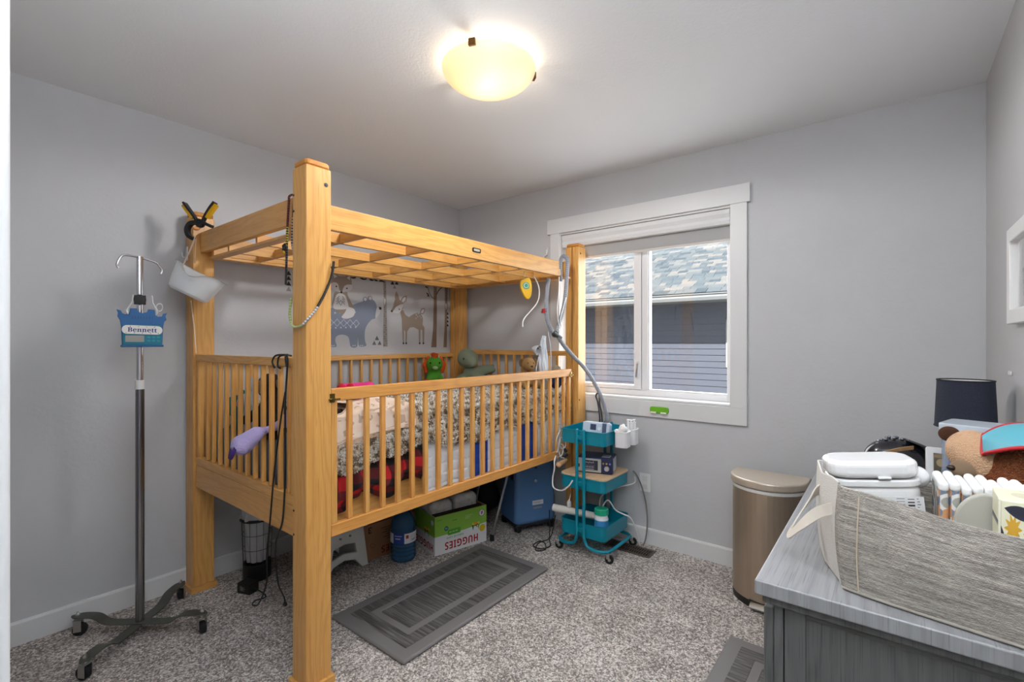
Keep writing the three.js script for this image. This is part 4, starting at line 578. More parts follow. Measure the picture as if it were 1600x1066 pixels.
// black lead with a loop over the end rail and a plug adapter on the carpet
{
  const t = thing('power_lead', 'black lead looped over the end rail and hanging to the carpet by the near post', 'cord');
  part('lead', merge(tube([[1.0, 1.19, 2.044], [0.985, 1.215, 2.046], [1.0, 1.239, 2.04], [1.03, 1.243, 2.02], [1.045, 1.239, 2.0], [1.06, 1.241, 2.02], [1.085, 1.235, 2.042], [1.1, 1.2, 2.046]], 0.0036, 50, 8), tube([[1.05, 1.19, 2.045], [1.03, 1.2, 2.046], [1.035, 1.236, 2.042], [1.06, 1.244, 2.02]], 0.0036, 30, 8), tube([[1.06, 1.244, 2.03], [1.105, 1.232, 2.044], [1.1, 1.17, 2.044], [1.085, 1.08, 2.042], [1.08, 0.95, 2.041], [1.08, 0.8, 2.04], [1.06, 0.6, 2.041], [0.98, 0.48, 2.03], [0.85, 0.26, 1.96], [0.7, 0.1, 1.86], [0.62, 0.02, 1.815]], 0.0036, 80, 8), tube([[1.085, 1.1, 2.043], [1.06, 1.0, 2.047], [1.03, 0.88, 2.048], [1.0, 0.75, 2.048], [0.97, 0.6, 2.046], [0.88, 0.4, 2.02], [0.7, 0.2, 1.94], [0.53, 0.03, 1.9], [0.47, 0.006, 1.905], [0.44, 0.005, 1.875], [0.45, 0.006, 1.83], [0.41, 0.02, 1.835], [0.36, 0.03, 1.85]], 0.0034, 110, 8)), M(0x121212, 0.5), t);
  part('plug', rod([0.63, 0.028, 1.822], [0.612, 0.012, 1.808], 0.01, 0.007), black, t);
  const a = part('adapter', box(0.085, 0.055, 0.06, 0.006), M(0x131313, 0.45), t, [0.315, 0.028, 1.86]); a.rotation.y = 0.35; part('print', new THREE.BoxGeometry(0.05, 0.03, 0.0006), M(0xffffff, 0.6, { map: ctex(128, 80, (x) => { x.fillStyle = '#161616'; x.fillRect(0, 0, 128, 80); x.fillStyle = '#bdbdbd'; for (let i = 0; i < 7; i++) x.fillRect(8 + (i % 2) * 6, 8 + i * 9, 40 + (i * 37) % 60, 3); }) }), a, [0, 0.0, 0.0303]);
}

// ---------------------------------------------------------------- hoses and small things at the head of the bed
const hoseM = M(0x8d9099, 0.45), hoseLight = M(0xc3c7cd, 0.4), tubeWhite = M(0xe4e4e2, 0.45);
{
  const t = thing('breathing_hose', 'long grey corrugated hose looped over the canopy corner and down to the cart', 'hose');
  const main = [[1.2, 1.7, 0.257], [1.2, 1.83, 0.257], [1.225, 1.862, 0.262], [1.264, 1.836, 0.275], [1.268, 1.75, 0.285], [1.265, 1.6, 0.3], [1.262, 1.5, 0.325], [1.262, 1.4, 0.38], [1.26, 1.33, 0.42]];
  part('hose', tube(main, 0.0125, 90, 12), hoseM, t);
  const down = [[1.2, 1.7, 0.40], [1.215, 1.62, 0.44], [1.222, 1.53, 0.46], [1.23, 1.44, 0.46], [1.25, 1.36, 0.43], [1.275, 1.33, 0.405], [1.285, 1.28, 0.36], [1.288, 1.2, 0.24], [1.34, 1.12, 0.18], [1.41, 1.02, 0.17], [1.455, 0.92, 0.155], [1.478, 0.83, 0.142], [1.475, 0.772, 0.13]];
  part('hose', tube(down, 0.0125, 120, 12), hoseM, t);
  const rings = []; for (const [pts, n] of [[main, 60], [down, 120]]) { const c = curve(pts); for (let i = 1; i < n; i++) { const p = c.getPointAt(i / n), tg = c.getTangentAt(i / n); rings.push(new THREE.TorusGeometry(0.0125, 0.0018, 5, 14).applyQuaternion(new THREE.Quaternion().setFromUnitVectors(V(0, 0, 1), tg)).translate(p.x, p.y, p.z)); } }
  part('hose_ribs', merge(rings), M(0x9da0a8, 0.45), t);
  part('cable_tie', merge(rod([1.262, 1.352, 0.44], [1.285, 1.318, 0.385], 0.014, 0.012), new THREE.TorusGeometry(0.018, 0.004, 8, 24).rotateY(0.8).translate(1.262, 1.345, 0.42)), M(0x39423f, 0.5), t);
}
{
  const t = thing('mask_bag', 'bundle of pale tubing and a breathing mask hanging inside the gate at the hose knot', 'tubing', [1.172, 1.0, 0.42]);
  part('bag', sheet((s, u) => { const a = s * 2 * PI, w = 0.006 + 0.034 * Math.sin(Math.min(1, u * 1.25) * PI * 0.62), n = 0.006 * Math.sin(a * 5 + u * 9); return [(w * 0.5 + n) * Math.cos(a), 0.335 - 0.27 * u, (w + n) * Math.sin(a)]; }, 40, 30), M(0xe6ebf2, 0.25, { transmission: 0.35, thickness: 0, side: THREE.DoubleSide }), t);
  part('tubing', merge(tube([[0.01, 0.33, -0.01], [0.02, 0.24, 0.02], [0.015, 0.16, 0.03], [0.02, 0.08, 0.02]], 0.006, 40), tube([[0.0, 0.32, 0.01], [0.005, 0.22, -0.03], [0.01, 0.12, -0.035], [0.0, 0.06, -0.02]], 0.006, 40), tube([[0.025, 0.36, -0.02], [0.028, 0.24, -0.045], [0.026, 0.1, -0.05], [0.02, 0.03, -0.05]], 0.003, 40), tube([[0.0, 0.2, 0.05], [0.0, 0.12, 0.075], [0.01, 0.07, 0.07], [0.012, 0.03, 0.05]], 0.003, 40)), hoseLight, t);
  const m = part('mask', lathe([[0.012, 0.03], [0.02, 0.022], [0.03, 0.0], [0.033, -0.012], [0.03, -0.014], [0.026, 0.0], [0.016, 0.018], [0.008, 0.028]], 28), M(0xd9dade, 0.25, { transmission: 0.3, thickness: 0 }), t, [0.0, 0.245, 0.072]); m.rotation.set(0.4, 0, 1.3); part('port', lathe([[0.006, -0.01], [0.013, -0.01], [0.013, 0.012], [0.006, 0.012]], 20), M(0x4a4d52, 0.5), t, [0.014, 0.262, 0.07], [0, 0, PI / 2]);
  part('knot', blob([[-0.01, 0.075, 0.0, 0.02, 0.07, 0.01, 0.02, 0.018], [0.0, 0.06, -0.01, 0.015, 0.05, -0.02, 0.016, 0.014]], 0.005, 0.01, 0.004), M(0xcfd6e0, 0.5), t);
}
one('thin_tube', tube([[1.192, 1.705, 0.55], [1.2, 1.64, 0.51], [1.2, 1.58, 0.505], [1.2, 1.53, 0.535], [1.2, 1.48, 0.6], [1.2, 1.44, 0.655], [1.2, 1.415, 0.673], [1.2, 1.385, 0.675]], 0.0036, 60, 8), tubeWhite, 'thin white tube end curling down from the canopy grid', 'tube');
one('thin_tube', merge(tube([[1.262, 1.71, 0.37], [1.284, 1.6, 0.41], [1.286, 1.5, 0.43], [1.286, 1.43, 0.42], [1.286, 1.385, 0.4]], 0.0034, 50, 8), tube([[1.288, 1.58, 0.33], [1.292, 1.5, 0.375], [1.294, 1.44, 0.405], [1.294, 1.39, 0.395]], 0.003, 40, 8)), tubeWhite, 'pair of thin white tubes crossing above the hose knot', 'tube');
{
  const t = thing('tape_measure', 'yellow retractable tape measure hanging on a loop from the canopy grid', 'tape measure', [1.2, 1.63, 0.645], 0.85);
  part('case', uvBox(ext(shape(smoothShape([[-0.026, 0.03], [0.014, 0.046], [0.03, 0.01], [0.028, -0.05], [0.012, -0.074], [-0.004, -0.062], [-0.026, -0.015]])), 0.02, 0.005, 2)).translate(0, 0, -0.01), M(0xdfae1a, 0.4), t); part('window', new THREE.CylinderGeometry(0.021, 0.021, 0.002, 28).rotateX(PI / 2), M(0x3a8a82, 0.3), t, [0.0, 0.002, 0.0158]); part('dial', new THREE.TorusGeometry(0.013, 0.003, 8, 24), M(0xb7d2b0, 0.4), t, [0, 0.002, 0.0165]);
  part('hook', tube([[-0.006, 0.04, 0], [-0.01, 0.075, 0], [0.0, 0.092, 0]], 0.003, 16, 6), M(0xd8c09a, 0.6), t);
}
{ const t = thing('hose_clip', 'grey clip with a red tip on the hose below the canopy', 'clip', [1.232, 1.487, 0.475], -0.66); part('clip_body', merge(span(-0.085, 0.0, -0.006, 0.006, -0.006, 0.006, 0.002), span(-0.078, 0, 0.012, 0.016, -0.005, 0.005, 0.001)), M(0x5c5c60, 0.4), t); part('clip_tip', box(0.022, 0.028, 0.018, 0.004), M(0xb01724, 0.4), t, [0.0, 0.002, 0.016]); }
{ const t = thing('wall_hook', 'small white cord hook on the wall left of the window casing', 'hook', [0.9, 1.95, 0.001]); part('plate', box(0.018, 0.045, 0.006, 0.002), white, t, [0.02, 0.01, 0.003]); part('cord_end', tube([[0.03, 0.045, 0.008], [0.03, 0.0, 0.014], [0.012, -0.012, 0.016], [-0.01, -0.03, 0.012], [-0.03, -0.05, 0.01]], 0.004, 30), tubeWhite, t); }
{ const t = thing('green_clip', 'lime green bag clip stuck on the window casing below the sill', 'clip', [1.782, 0.867, 0.019]); part('clip_body', uvBox(ext(shape(roundRect(0.112, 0.034, 0.01)), 0.01, 0.003, 2)), M(0x6cb420, 0.4), t); for (const x of [-0.034, 0.03]) part('pad', box(0.036, 0.012, 0.004, 0.002), M(0xe2ecd4, 0.5), t, [x, -0.016, 0.0165]); }
{ const t = thing('wall_outlet', 'white wall outlet behind the teal cart', 'outlet', [1.68, 0.39, 0.001]); part('cover_plate', box(0.072, 0.116, 0.006, 0.002), white, t, [0, 0, 0.003]); for (const y of [-0.027, 0.027]) part('socket', box(0.034, 0.032, 0.003, 0.006), M(0xdcdcda, 0.4), t, [0, y, 0.0065]); }
// ---------------------------------------------------------------- things under the bed
{
  const t = thing('wire_bin', 'small black rimmed mesh bin lined with a clear plastic bag by the rear post', 'bin', [0.19, 0, 1.76]);
  part('rim', new THREE.TorusGeometry(0.078, 0.008, 10, 40).rotateX(PI / 2), M(0x17181a, 0.45), t, [0, 0.33, 0]);
  const bars = []; for (let i = 0; i < 14; i++) { const a = i / 14 * 2 * PI; bars.push(rod([0.068 * Math.cos(a), 0.08, 0.068 * Math.sin(a)], [0.077 * Math.cos(a), 0.33, 0.077 * Math.sin(a)], 0.0012, 0.0012, 5)); }
  part('mesh_wall', merge(bars, new THREE.TorusGeometry(0.0715, 0.0016, 6, 36).rotateX(PI / 2).translate(0, 0.17, 0), new THREE.TorusGeometry(0.074, 0.0016, 6, 36).rotateX(PI / 2).translate(0, 0.25, 0)), M(0x4a4c50, 0.4, { metalness: 0.6 }), t);
  part('base_cup', lathe([[0, 0.002], [0.066, 0.002], [0.07, 0.01], [0.07, 0.09], [0.066, 0.09], [0.064, 0.012], [0, 0.01]], 36), M(0x141518, 0.4), t);
  part('bag', merge(sheet((s, u) => { const a = s * 2 * PI, n = 0.007 * Math.sin(a * 7 + 2 * u) + 0.004 * Math.sin(a * 13 - u * 6), r = mix(0.08, 0.05, u) + n; return [r * Math.cos(a) - 0.015 * u, 0.335 + 0.13 * u + 0.02 * Math.sin(a * 3) * u, r * Math.sin(a)]; }, 60, 12), sheet((s, u) => { const a = s * 2 * PI, r = 0.062 - 0.01 * u + 0.004 * Math.sin(a * 9 + u * 7); return [r * Math.cos(a), 0.33 - 0.23 * u, r * Math.sin(a)]; }, 60, 14)), M(0xeef1f5, 0.25, { transmission: 0.5, thickness: 0, side: THREE.DoubleSide }), t);
}
{
  const t = thing('step_stool', 'white folding plastic step stool under the bed behind the near post', 'stool', [0.42, 0, 1.44]);
  const leg = shape([[-0.15, 0], [-0.115, 0], [-0.07, 0.055], [0.0, 0.072], [0.07, 0.055], [0.115, 0], [0.15, 0], [0.118, 0.225], [-0.118, 0.225]], [[[-0.082, 0.088], [0, 0.105], [0.082, 0.088], [0.07, 0.15], [0, 0.162], [-0.07, 0.15]]]);
  const g = uvBox(ext(leg, 0.012, 0.003, 2)); for (const s of [-1, 1]) { const p = part('side_panel', g, M(0xd8d9d6, 0.5), t, [s * 0.112 + (s < 0 ? 0 : -0.012), 0.003, 0]); p.rotation.y = PI / 2; }
  part('step', box(0.25, 0.022, 0.29, 0.008), M(0xdfe0dd, 0.5), t, [0, 0.24, 0]); for (const s of [-1, 1]) part('fold_panel', span(-0.1, 0.1, 0.02, 0.2, -0.004, 0.004, 0.002), M(0xcfd0cd, 0.5), t, [0, 0, s * 0.1]); part('hinge', merge(rod([0.118, 0.205, -0.03], [0.127, 0.205, -0.03], 0.006), rod([0.118, 0.205, 0.03], [0.127, 0.205, 0.03], 0.006)), M(0x9a9a98, 0.5), t);
}
function carton(t, w, h, d, m, maps, open) {                  // open box: walls, bottom and folded-in flaps
  const e = 0.005; part('wall', span(-w / 2, w / 2, 0, h, d / 2 - e, d / 2, 0.001), maps[0] || m, t); part('wall', span(-w / 2, w / 2, 0, h, -d / 2, -d / 2 + e, 0.001), m, t); part('wall', span(-w / 2, -w / 2 + e, 0, h, -d / 2 + e, d / 2 - e, 0.001), maps[1] || m, t); part('wall', span(w / 2 - e, w / 2, 0, h, -d / 2 + e, d / 2 - e, 0.001), m, t); part('bottom', span(-w / 2 + e, w / 2 - e, 0, e, -d / 2 + e, d / 2 - e, 0.001), m, t);
}
const faceUV = (g) => { const p = g.attributes.position; g.computeBoundingBox(); const b = g.boundingBox, u = new Float32Array(p.count * 2); for (let i = 0; i < p.count; i++) { u[2 * i] = (p.getX(i) - b.min.x) / (b.max.x - b.min.x); u[2 * i + 1] = (p.getY(i) - b.min.y) / (b.max.y - b.min.y); } g.setAttribute('uv', new THREE.BufferAttribute(u, 2)); return g; };
const card = (w, h, d = 0.0008) => faceUV(new THREE.BoxGeometry(w, h, d));
function babyFigures(x, cx, cy, s, flip) {                     // abstract green and orange shapes as on the carton
  x.save(); x.translate(cx, cy); x.scale(s * (flip ? -1 : 1), s);
  x.fillStyle = '#f0a028'; x.beginPath(); x.arc(0, 0, 16, 0, 7); x.fill(); x.fillStyle = '#f6c84a'; x.beginPath(); x.arc(-26, -6, 9, 0, 7); x.arc(26, -6, 9, 0, 7); x.fill();
  x.fillStyle = '#20743c'; x.beginPath(); x.moveTo(-38, 2); x.lineTo(-16, 6); x.lineTo(-26, 46); x.closePath(); x.fill(); x.fillStyle = '#5fae30'; x.beginPath(); x.moveTo(38, 2); x.lineTo(16, 6); x.lineTo(24, 50); x.closePath(); x.fill(); x.strokeStyle = '#3a2416'; x.lineWidth = 6; x.beginPath(); x.moveTo(-14, 14); x.lineTo(2, 8); x.lineTo(12, 26); x.moveTo(2, 10); x.lineTo(20, 2); x.stroke(); x.restore();
}
{
  const a = Math.atan2(0.089, -0.367), t = thing('diaper_box', 'open green and white diaper carton with upside down red lettering under the bed', 'box', [0, 0, 0]);
  const u = V(0.857 - 0.768, 0, 0.614 - 0.981).normalize(), n = V(-u.z, 0, u.x), w = 0.378, d = 0.3, h = 0.235, c = V(0.768, 0, 0.981).addScaledVector(u, w / 2).addScaledVector(n, -d / 2); t.position.copy(c); t.rotation.y = Math.atan2(-u.z, u.x);
  const front = ctex(1024, 640, (x, W2, H2) => {
    x.fillStyle = '#e9e8ea'; x.fillRect(0, 0, W2, H2); x.fillStyle = '#8fc54a'; x.beginPath(); x.moveTo(0, 0); x.lineTo(W2, 0); x.lineTo(W2, 300); x.lineTo(560, 330); x.quadraticCurveTo(300, 330, 0, 330); x.fill();
    x.save(); x.translate(W2 / 2, H2 / 2); x.rotate(PI); x.translate(-W2 / 2, -H2 / 2);
    x.fillStyle = '#b3161c'; x.font = 'bold 158px sans-serif'; x.textAlign = 'center'; x.textBaseline = 'middle'; x.save(); x.translate(505, 118); x.scale(0.98, 1.1); x.fillText('HUGGIES', 0, 0); x.restore(); x.fillStyle = '#3f9a3c'; x.font = '62px sans-serif'; x.fillText('natural care', 640, 240); x.restore();
    x.fillStyle = '#5aa832'; x.beginPath(); x.roundRect(240, 262, 250, 92, 20); x.fill(); x.fillStyle = '#cfe8b0'; for (let i = 0; i < 3; i++) x.fillRect(270 + i * 60, 300, 44, 12); x.fillStyle = '#1b5a70'; x.beginPath(); x.arc(214, 230, 38, 0, 7); x.fill(); x.fillStyle = '#9cc8d0'; x.fillRect(196, 212, 14, 34); x.fillRect(218, 212, 14, 34);
    babyFigures(x, 800, 290, 2.2); x.fillStyle = '#e2c11a'; x.beginPath(); x.arc(934, 385, 62, 0, 7); x.fill(); x.fillStyle = '#e8dfe6'; x.beginPath(); x.arc(925, 120, 56, 0, 7); x.fill(); x.strokeStyle = '#7b3a6c'; x.lineWidth = 9; x.stroke(); x.fillStyle = '#6d3a74'; x.fillRect(906, 92, 20, 56); x.fillRect(930, 84, 14, 50);
    x.fillStyle = '#4d8a3a'; x.fillRect(330, 118, 90, 10); x.fillRect(36, 62, 90, 8); x.fillStyle = '#c6e294'; for (let i = 0; i < 3; i++) x.fillRect(580, 96 + i * 24, 150 - i * 30, 8);
  });
  const side = ctex(640, 512, (x, W2, H2) => { x.fillStyle = '#dedde0'; x.fillRect(0, 0, W2, H2); x.fillStyle = '#7fb53f'; x.fillRect(0, 0, W2, 270); x.save(); x.translate(W2 / 2, H2 / 2); x.rotate(PI); x.translate(-W2 / 2, -H2 / 2); x.fillStyle = '#a8141a'; x.font = 'bold 132px sans-serif'; x.textAlign = 'center'; x.textBaseline = 'middle'; x.fillText('HUGGIES', 320, 92); x.restore(); babyFigures(x, 430, 220, 2); x.fillStyle = '#e8e8ea'; x.beginPath(); x.arc(575, 90, 34, 0, 7); x.fill(); });
  const m = M(0x8fbf52, 0.7), inner = M(0x9a8468, 0.85);
  carton(t, w, h, d, inner, [m, M(0xcfd0cd, 0.7)]);
  part('front_print', card(w, h), M(0xffffff, 0.55, { map: front }), t, [0, h / 2, d / 2 + 0.0006]); const sp = part('side_print', card(d, h), M(0xffffff, 0.55, { map: side }), t, [-w / 2 - 0.0006, h / 2, 0]); sp.rotation.y = -PI / 2;
  for (const [y, z, l] of [[0.226, 0.14, 0.36]]) part('flap', box(l, 0.004, 0.06, 0.001), M(0x3a2f24, 0.9), t, [0, h - 0.012, d / 2 - 0.037], [0.25, 0, 0]);
  // wrapped diaper packs in the box
  const pm = dtex(256, 256, (uu, v) => { const q = fbm(uu, v, 9, 9, 3, 33), r = noise(uu * 22, v * 22, 22, 22, 35); let k = lerp3([208, 208, 212], [238, 238, 238], q); if (r > 0.74) k = lerp3(k, [188, 186, 160], 0.5); return k; }, [0.3, 0.3]);
  const pk = M(0xffffff, 0.3, { map: pm, clearcoat: 0.5, clearcoatRoughness: 0.2 }), place = (x, y, z, w2, h2, d2, r, label) => { const P = t.localToWorld(V(x, y, z)); const g = new RoundedBoxGeometry(w2, h2, d2, 8, 0.035); const q = g.attributes.position; for (let i = 0; i < q.count; i++) { const k = 0.004 * Math.sin(q.getX(i) * 70 + q.getY(i) * 40) + 0.003 * Math.sin(q.getZ(i) * 90); q.setY(i, q.getY(i) + k); } g.computeVertexNormals(); one('diaper_pack', uvBox(g), pk, label, 'pack', [P.x, P.y, P.z], t.rotation.y + r); };
  t.updateMatrixWorld(true); place(-0.095, 0.17, -0.03, 0.165, 0.24, 0.22, 0.0, 'wrapped white diaper pack at the near end of the green carton'); place(0.085, 0.18, -0.03, 0.175, 0.25, 0.22, 0.0, 'wrapped white diaper pack at the far end of the green carton');
}
{
  const t = thing('brown_carton', 'brown cardboard carton standing upside down beside the step stool', 'box', [0.53 - 0.135, 0, 1.317 - 0.18], 0.0); t.rotation.y = PI / 2 - 0.1; t.position.set(0.385, 0, 1.105);
  const cm = dtex(128, 128, (u, v) => { const a = 0.9 + 0.12 * fbm(u, v, 3, 60, 3, 3); return [160 * a, 118 * a, 82 * a]; }, [0.3, 0.3]), m = M(0xffffff, 0.85, { map: cm });
  part('carton', box(0.36, 0.212, 0.27, 0.003), m, t, [0, 0.106, 0]); part('flap_seam', box(0.36, 0.0012, 0.03, 0.0003), M(0x9b7c58, 0.6), t, [0, 0.2126, 0]);
  const pr = ctex(768, 452, (x, W2, H2) => { x.fillStyle = '#a07652'; x.fillRect(0, 0, W2, H2); x.save(); x.translate(W2 / 2, H2 / 2); x.rotate(PI); x.translate(-W2 / 2, -H2 / 2); x.fillStyle = '#2a2018'; x.font = 'bold 110px sans-serif'; x.textAlign = 'center'; x.textBaseline = 'middle'; x.fillText('3', 680, 380); x.fillStyle = '#7c1d1a'; x.font = 'bold 120px sans-serif'; x.fillText('HUGGIES', 260, 90); x.fillStyle = '#5f4634'; for (let i = 0; i < 6; i++) x.fillRect(300, 210 + i * 30, 140 + (i * 53) % 90, 10); x.restore(); x.strokeStyle = '#6e5138'; x.lineWidth = 6; x.beginPath(); x.ellipse(130, 280, 40, 22, 0.5, 0, 7); x.stroke(); });
  part('print', card(0.358, 0.21), M(0xffffff, 0.8, { map: pr }), t, [0, 0.106, 0.1356]);
}
{ const g = blob([[-0.1, 0.03, 0, 0.1, 0.03, 0.01, 0.036, 0.034], [0, 0.05, 0.04, 0.05, 0.045, -0.05, 0.034, 0.03], [-0.08, 0.03, 0.07, -0.03, 0.04, 0.1, 0.022, 0.026]], 0.008, 0.03, 0.014); one('plastic_bag', g, M(0xdfe4ec, 0.18, { transmission: 0.45, thickness: 0 }), 'crumpled clear plastic bag lying on the brown carton', 'bag', [0.38, 0.222, 1.0], 0.4); }
{
  const t = thing('water_jug', 'ribbed blue water jug with a paper label between the two cartons', 'jug', [0.645, 0, 1.12]);
  const pr = [[0, 0.002], [0.05, 0.002], [0.066, 0.008], [0.072, 0.02]]; for (let i = 0; i < 4; i++) { const y = 0.026 + i * 0.022; pr.push([0.074, y], [0.074, y + 0.011], [0.0695, y + 0.015], [0.0695, y + 0.018]); } pr.push([0.074, 0.118], [0.0735, 0.178], [0.0705, 0.182], [0.0705, 0.188], [0.074, 0.194], [0.073, 0.215], [0.066, 0.245], [0.05, 0.275], [0.034, 0.292], [0.027, 0.298], [0.027, 0.318]); 
  part('bottle', lathe([...pr, [0, 0.318]], 56, 0.9), M(0x467aa6, 0.1, { transmission: 0.55, thickness: 0.05, ior: 1.33, attenuationColor: new THREE.Color(0x5f98c4), attenuationDistance: 0.1 }), t);
  part('cap', lathe([[0, 0.346], [0.026, 0.346], [0.03, 0.342], [0.03, 0.316], [0.0275, 0.316]], 32), M(0xbcd0e4, 0.4), t);
  const lab = ctex(1024, 160, (x) => { x.fillStyle = '#e4e6ea'; x.fillRect(0, 0, 1024, 160); x.fillStyle = '#1d3f98'; x.fillRect(560, 0, 150, 160); x.fillStyle = '#c8d4ee'; x.fillRect(590, 70, 70, 16); x.fillRect(580, 30, 100, 10); x.fillStyle = '#b52a24'; x.fillRect(730, 26, 36, 54); x.fillStyle = '#8a93a8'; for (let i = 0; i < 4; i++) x.fillRect(790, 40 + i * 26, 110, 7); x.fillStyle = '#4a62a8'; x.fillRect(810, 110, 80, 14); }); lab.wrapS = THREE.RepeatWrapping;
  part('label', new THREE.CylinderGeometry(0.0752, 0.0752, 0.058, 56, 1, true), M(0xffffff, 0.5, { map: lab, side: THREE.DoubleSide }), t, [0, 0.148, 0], [0, 2.9, 0]);
}
// oxygen concentrator on castors, in front of the far post
{
  const u = V(1.109 - 0.94, 0, 0.065 - 0.415).normalize(), n = V(-u.z, 0, u.x), w = 0.32, d = 0.262, c = V(0.95, 0, 0.425).addScaledVector(u, w / 2).addScaledVector(n, -d / 2 - 0.0);
  const t = thing('oxygen_concentrator', 'blue rounded oxygen concentrator on black castors under the head of the bed', 'machine', [c.x, 0, c.z]); t.rotation.y = Math.atan2(-u.z, u.x);
  const body = new RoundedBoxGeometry(w, 0.43, d, 6, 0.035); const P = body.attributes.position; for (let i = 0; i < P.count; i++) { const k = 1 - 0.07 * (P.getY(i) / 0.43 + 0.5); P.setX(i, P.getX(i) * k); P.setZ(i, P.getZ(i) * k); } body.computeVertexNormals();
  const bm = M(0x547bab, 0.4); part('housing', uvBox(body), bm, t, [0, 0.265, 0]);
  part('base', box(w * 0.94, 0.03, d * 0.92, 0.01), M(0x1b2430, 0.6), t, [0, 0.047, 0]);
  part('filter_slot', merge(span(-0.012, 0.012, 0.33, 0.44, d / 2 - 0.016, d / 2 - 0.008, 0.003)), M(0x26384f, 0.5), t); part('thumb_wheel', ball(0.012, 1, 1, 0.5, 14), M(0x8fa3b4, 0.3), t, [0.0, 0.342, d / 2 - 0.006]);
  const lb = part('rating_label', card(0.085, 0.03), M(0xffffff, 0.5, { map: ctex(256, 90, (x) => { x.fillStyle = '#d9dade'; x.fillRect(0, 0, 256, 90); x.fillStyle = '#9a9aa2'; x.fillRect(30, 34, 180, 8); x.fillRect(60, 54, 120, 6); }) }), t, [0.012, 0.195, d / 2 - 0.001]); lb.rotation.x = -0.035; part('grip_slot', box(0.07, 0.014, 0.006, 0.003), M(0x8f959c, 0.4), t, [0.008, 0.16, d / 2 - 0.0]);
  part('vent_label', box(0.002, 0.07, 0.045, 0.0005), M(0x15191f, 0.4), t, [-w / 2 + 0.0085, 0.385, 0.06]);
  for (const sx of [-1, 1]) for (const sz of [-1, 1]) { const k = part('castor', merge(lathe([[0, -0.016], [0.022, -0.016], [0.025, -0.012], [0.025, 0.012], [0.022, 0.016], [0, 0.016]], 20).rotateX(PI / 2).translate(0, 0.025, 0), span(-0.018, 0.018, 0.03, 0.05, -0.022, 0.022, 0.004)), M(0x121315, 0.6), t, [sx * w * 0.4, 0, sz * d * 0.4]); k.rotation.y = 0.5; }
}
{ const t = thing('walker_frame', 'folded grey metal walker leaning behind the green carton', 'walker', [0, 0, 0]); const al = M(0x9ea2a8, 0.3, { metalness: 0.9 }); part('leg', rod([0.885, 0.03, 0.588], [0.955, 0.52, 0.475], 0.0095), al, t); part('leg', rod([0.62, 0.03, 0.495], [0.7, 0.52, 0.46], 0.0095), al, t); part('cross_bar', rod([0.937, 0.4, 0.503], [0.681, 0.4, 0.468], 0.007), al, t); for (const [x, z] of [[0.8845, 0.589], [0.6195, 0.4955]]) part('foot', lathe([[0, 0], [0.014, 0], [0.015, 0.01], [0.012, 0.04], [0, 0.04]], 16), rubber, t, [x, 0, z]); }
{ const t = thing('black_bag', 'slumped black bag with wheels in the dark under the bed head', 'bag', [0.42, 0, 0.3]); part('body', blob([[-0.15, 0.12, -0.05, 0.12, 0.13, -0.05, 0.11, 0.1], [-0.1, 0.25, -0.05, 0.1, 0.24, -0.04, 0.08, 0.08], [0.1, 0.06, 0.03, -0.1, 0.06, 0.03, 0.05, 0.05]], 0.012, 0.04, 0.01), M(0x1b1c1f, 0.7), t); part('pocket', box(0.16, 0.1, 0.02, 0.008), M(0x55585c, 0.6), t, [0.05, 0.2, 0.068]); for (const s of [-1, 1]) part('wheel', lathe([[0, -0.012], [0.024, -0.012], [0.024, 0.012], [0, 0.012]], 18).rotateZ(PI / 2), rubber, t, [s * 0.12, 0.026, 0.11]); part('strap', strip([[-0.08, 0.31, -0.04], [-0.03, 0.36, -0.03], [0.05, 0.35, -0.03], [0.1, 0.3, -0.04]], [0, 0, 1], 0.03, 0.004, 20), black, t); }
// ---------------------------------------------------------------- grey cushioned floor mats
const matStreak = dtex(512, 512, (u, v) => { const a = fbm(u, v, 4, 90, 4, 7), b = fbm(u, v, 10, 200, 2, 9); const k = cl(0.5 + 1.4 * (a - 0.5) + 0.8 * (b - 0.5)); return lerp3([58, 55, 54], [124, 120, 119], k); }, [0.5, 0.5]);
function floorMat(label, x0, z0) {
  const w = 0.524, l = 1.025, t = thing('floor_mat', label, 'mat', [x0 + w / 2, 0.001, z0 + l / 2], 0, 'cushioned grey mats on the carpet');
  const rim = M(0x7a7676, 0.46), frame = (a, b, c, d, y0, y1) => uvBox(ext(shape(roundRect(a, b, 0.004, 2), [roundRect(c, d, 0.004, 2)]), y1 - y0 - 0.002, 0.001, 1)).rotateX(-PI / 2).translate(0, y0 + 0.001, 0);
  const slab = new RoundedBoxGeometry(w, 0.018, l, 3, 0.0089); part('pad', uvBox(slab), rim, t, [0, 0.009, 0]);
  const fm = M(0xffffff, 0.5, { map: matStreak });
  const fr = frame(w - 0.12, l - 0.12, w - 0.245, l - 0.245, 0.0185, 0.0205); part('textured_band', fr, fm, t); part('plain_band', frame(w - 0.25, l - 0.25, w - 0.315, l - 0.315, 0.0185, 0.021), rim, t); part('textured_panel', uvBox(ext(shape(roundRect(w - 0.32, l - 0.32, 0.004, 2)), 0.001, 0.0007)).rotateX(-PI / 2).translate(0, 0.0188, 0), fm, t);
  return t;
}
floorMat('dark grey cushioned floor mat with a rectangular border beside the crib bed', 0.879, 0.7);
floorMat('dark grey cushioned floor mat lying partly under the grey dresser', 2.372, 0.726);
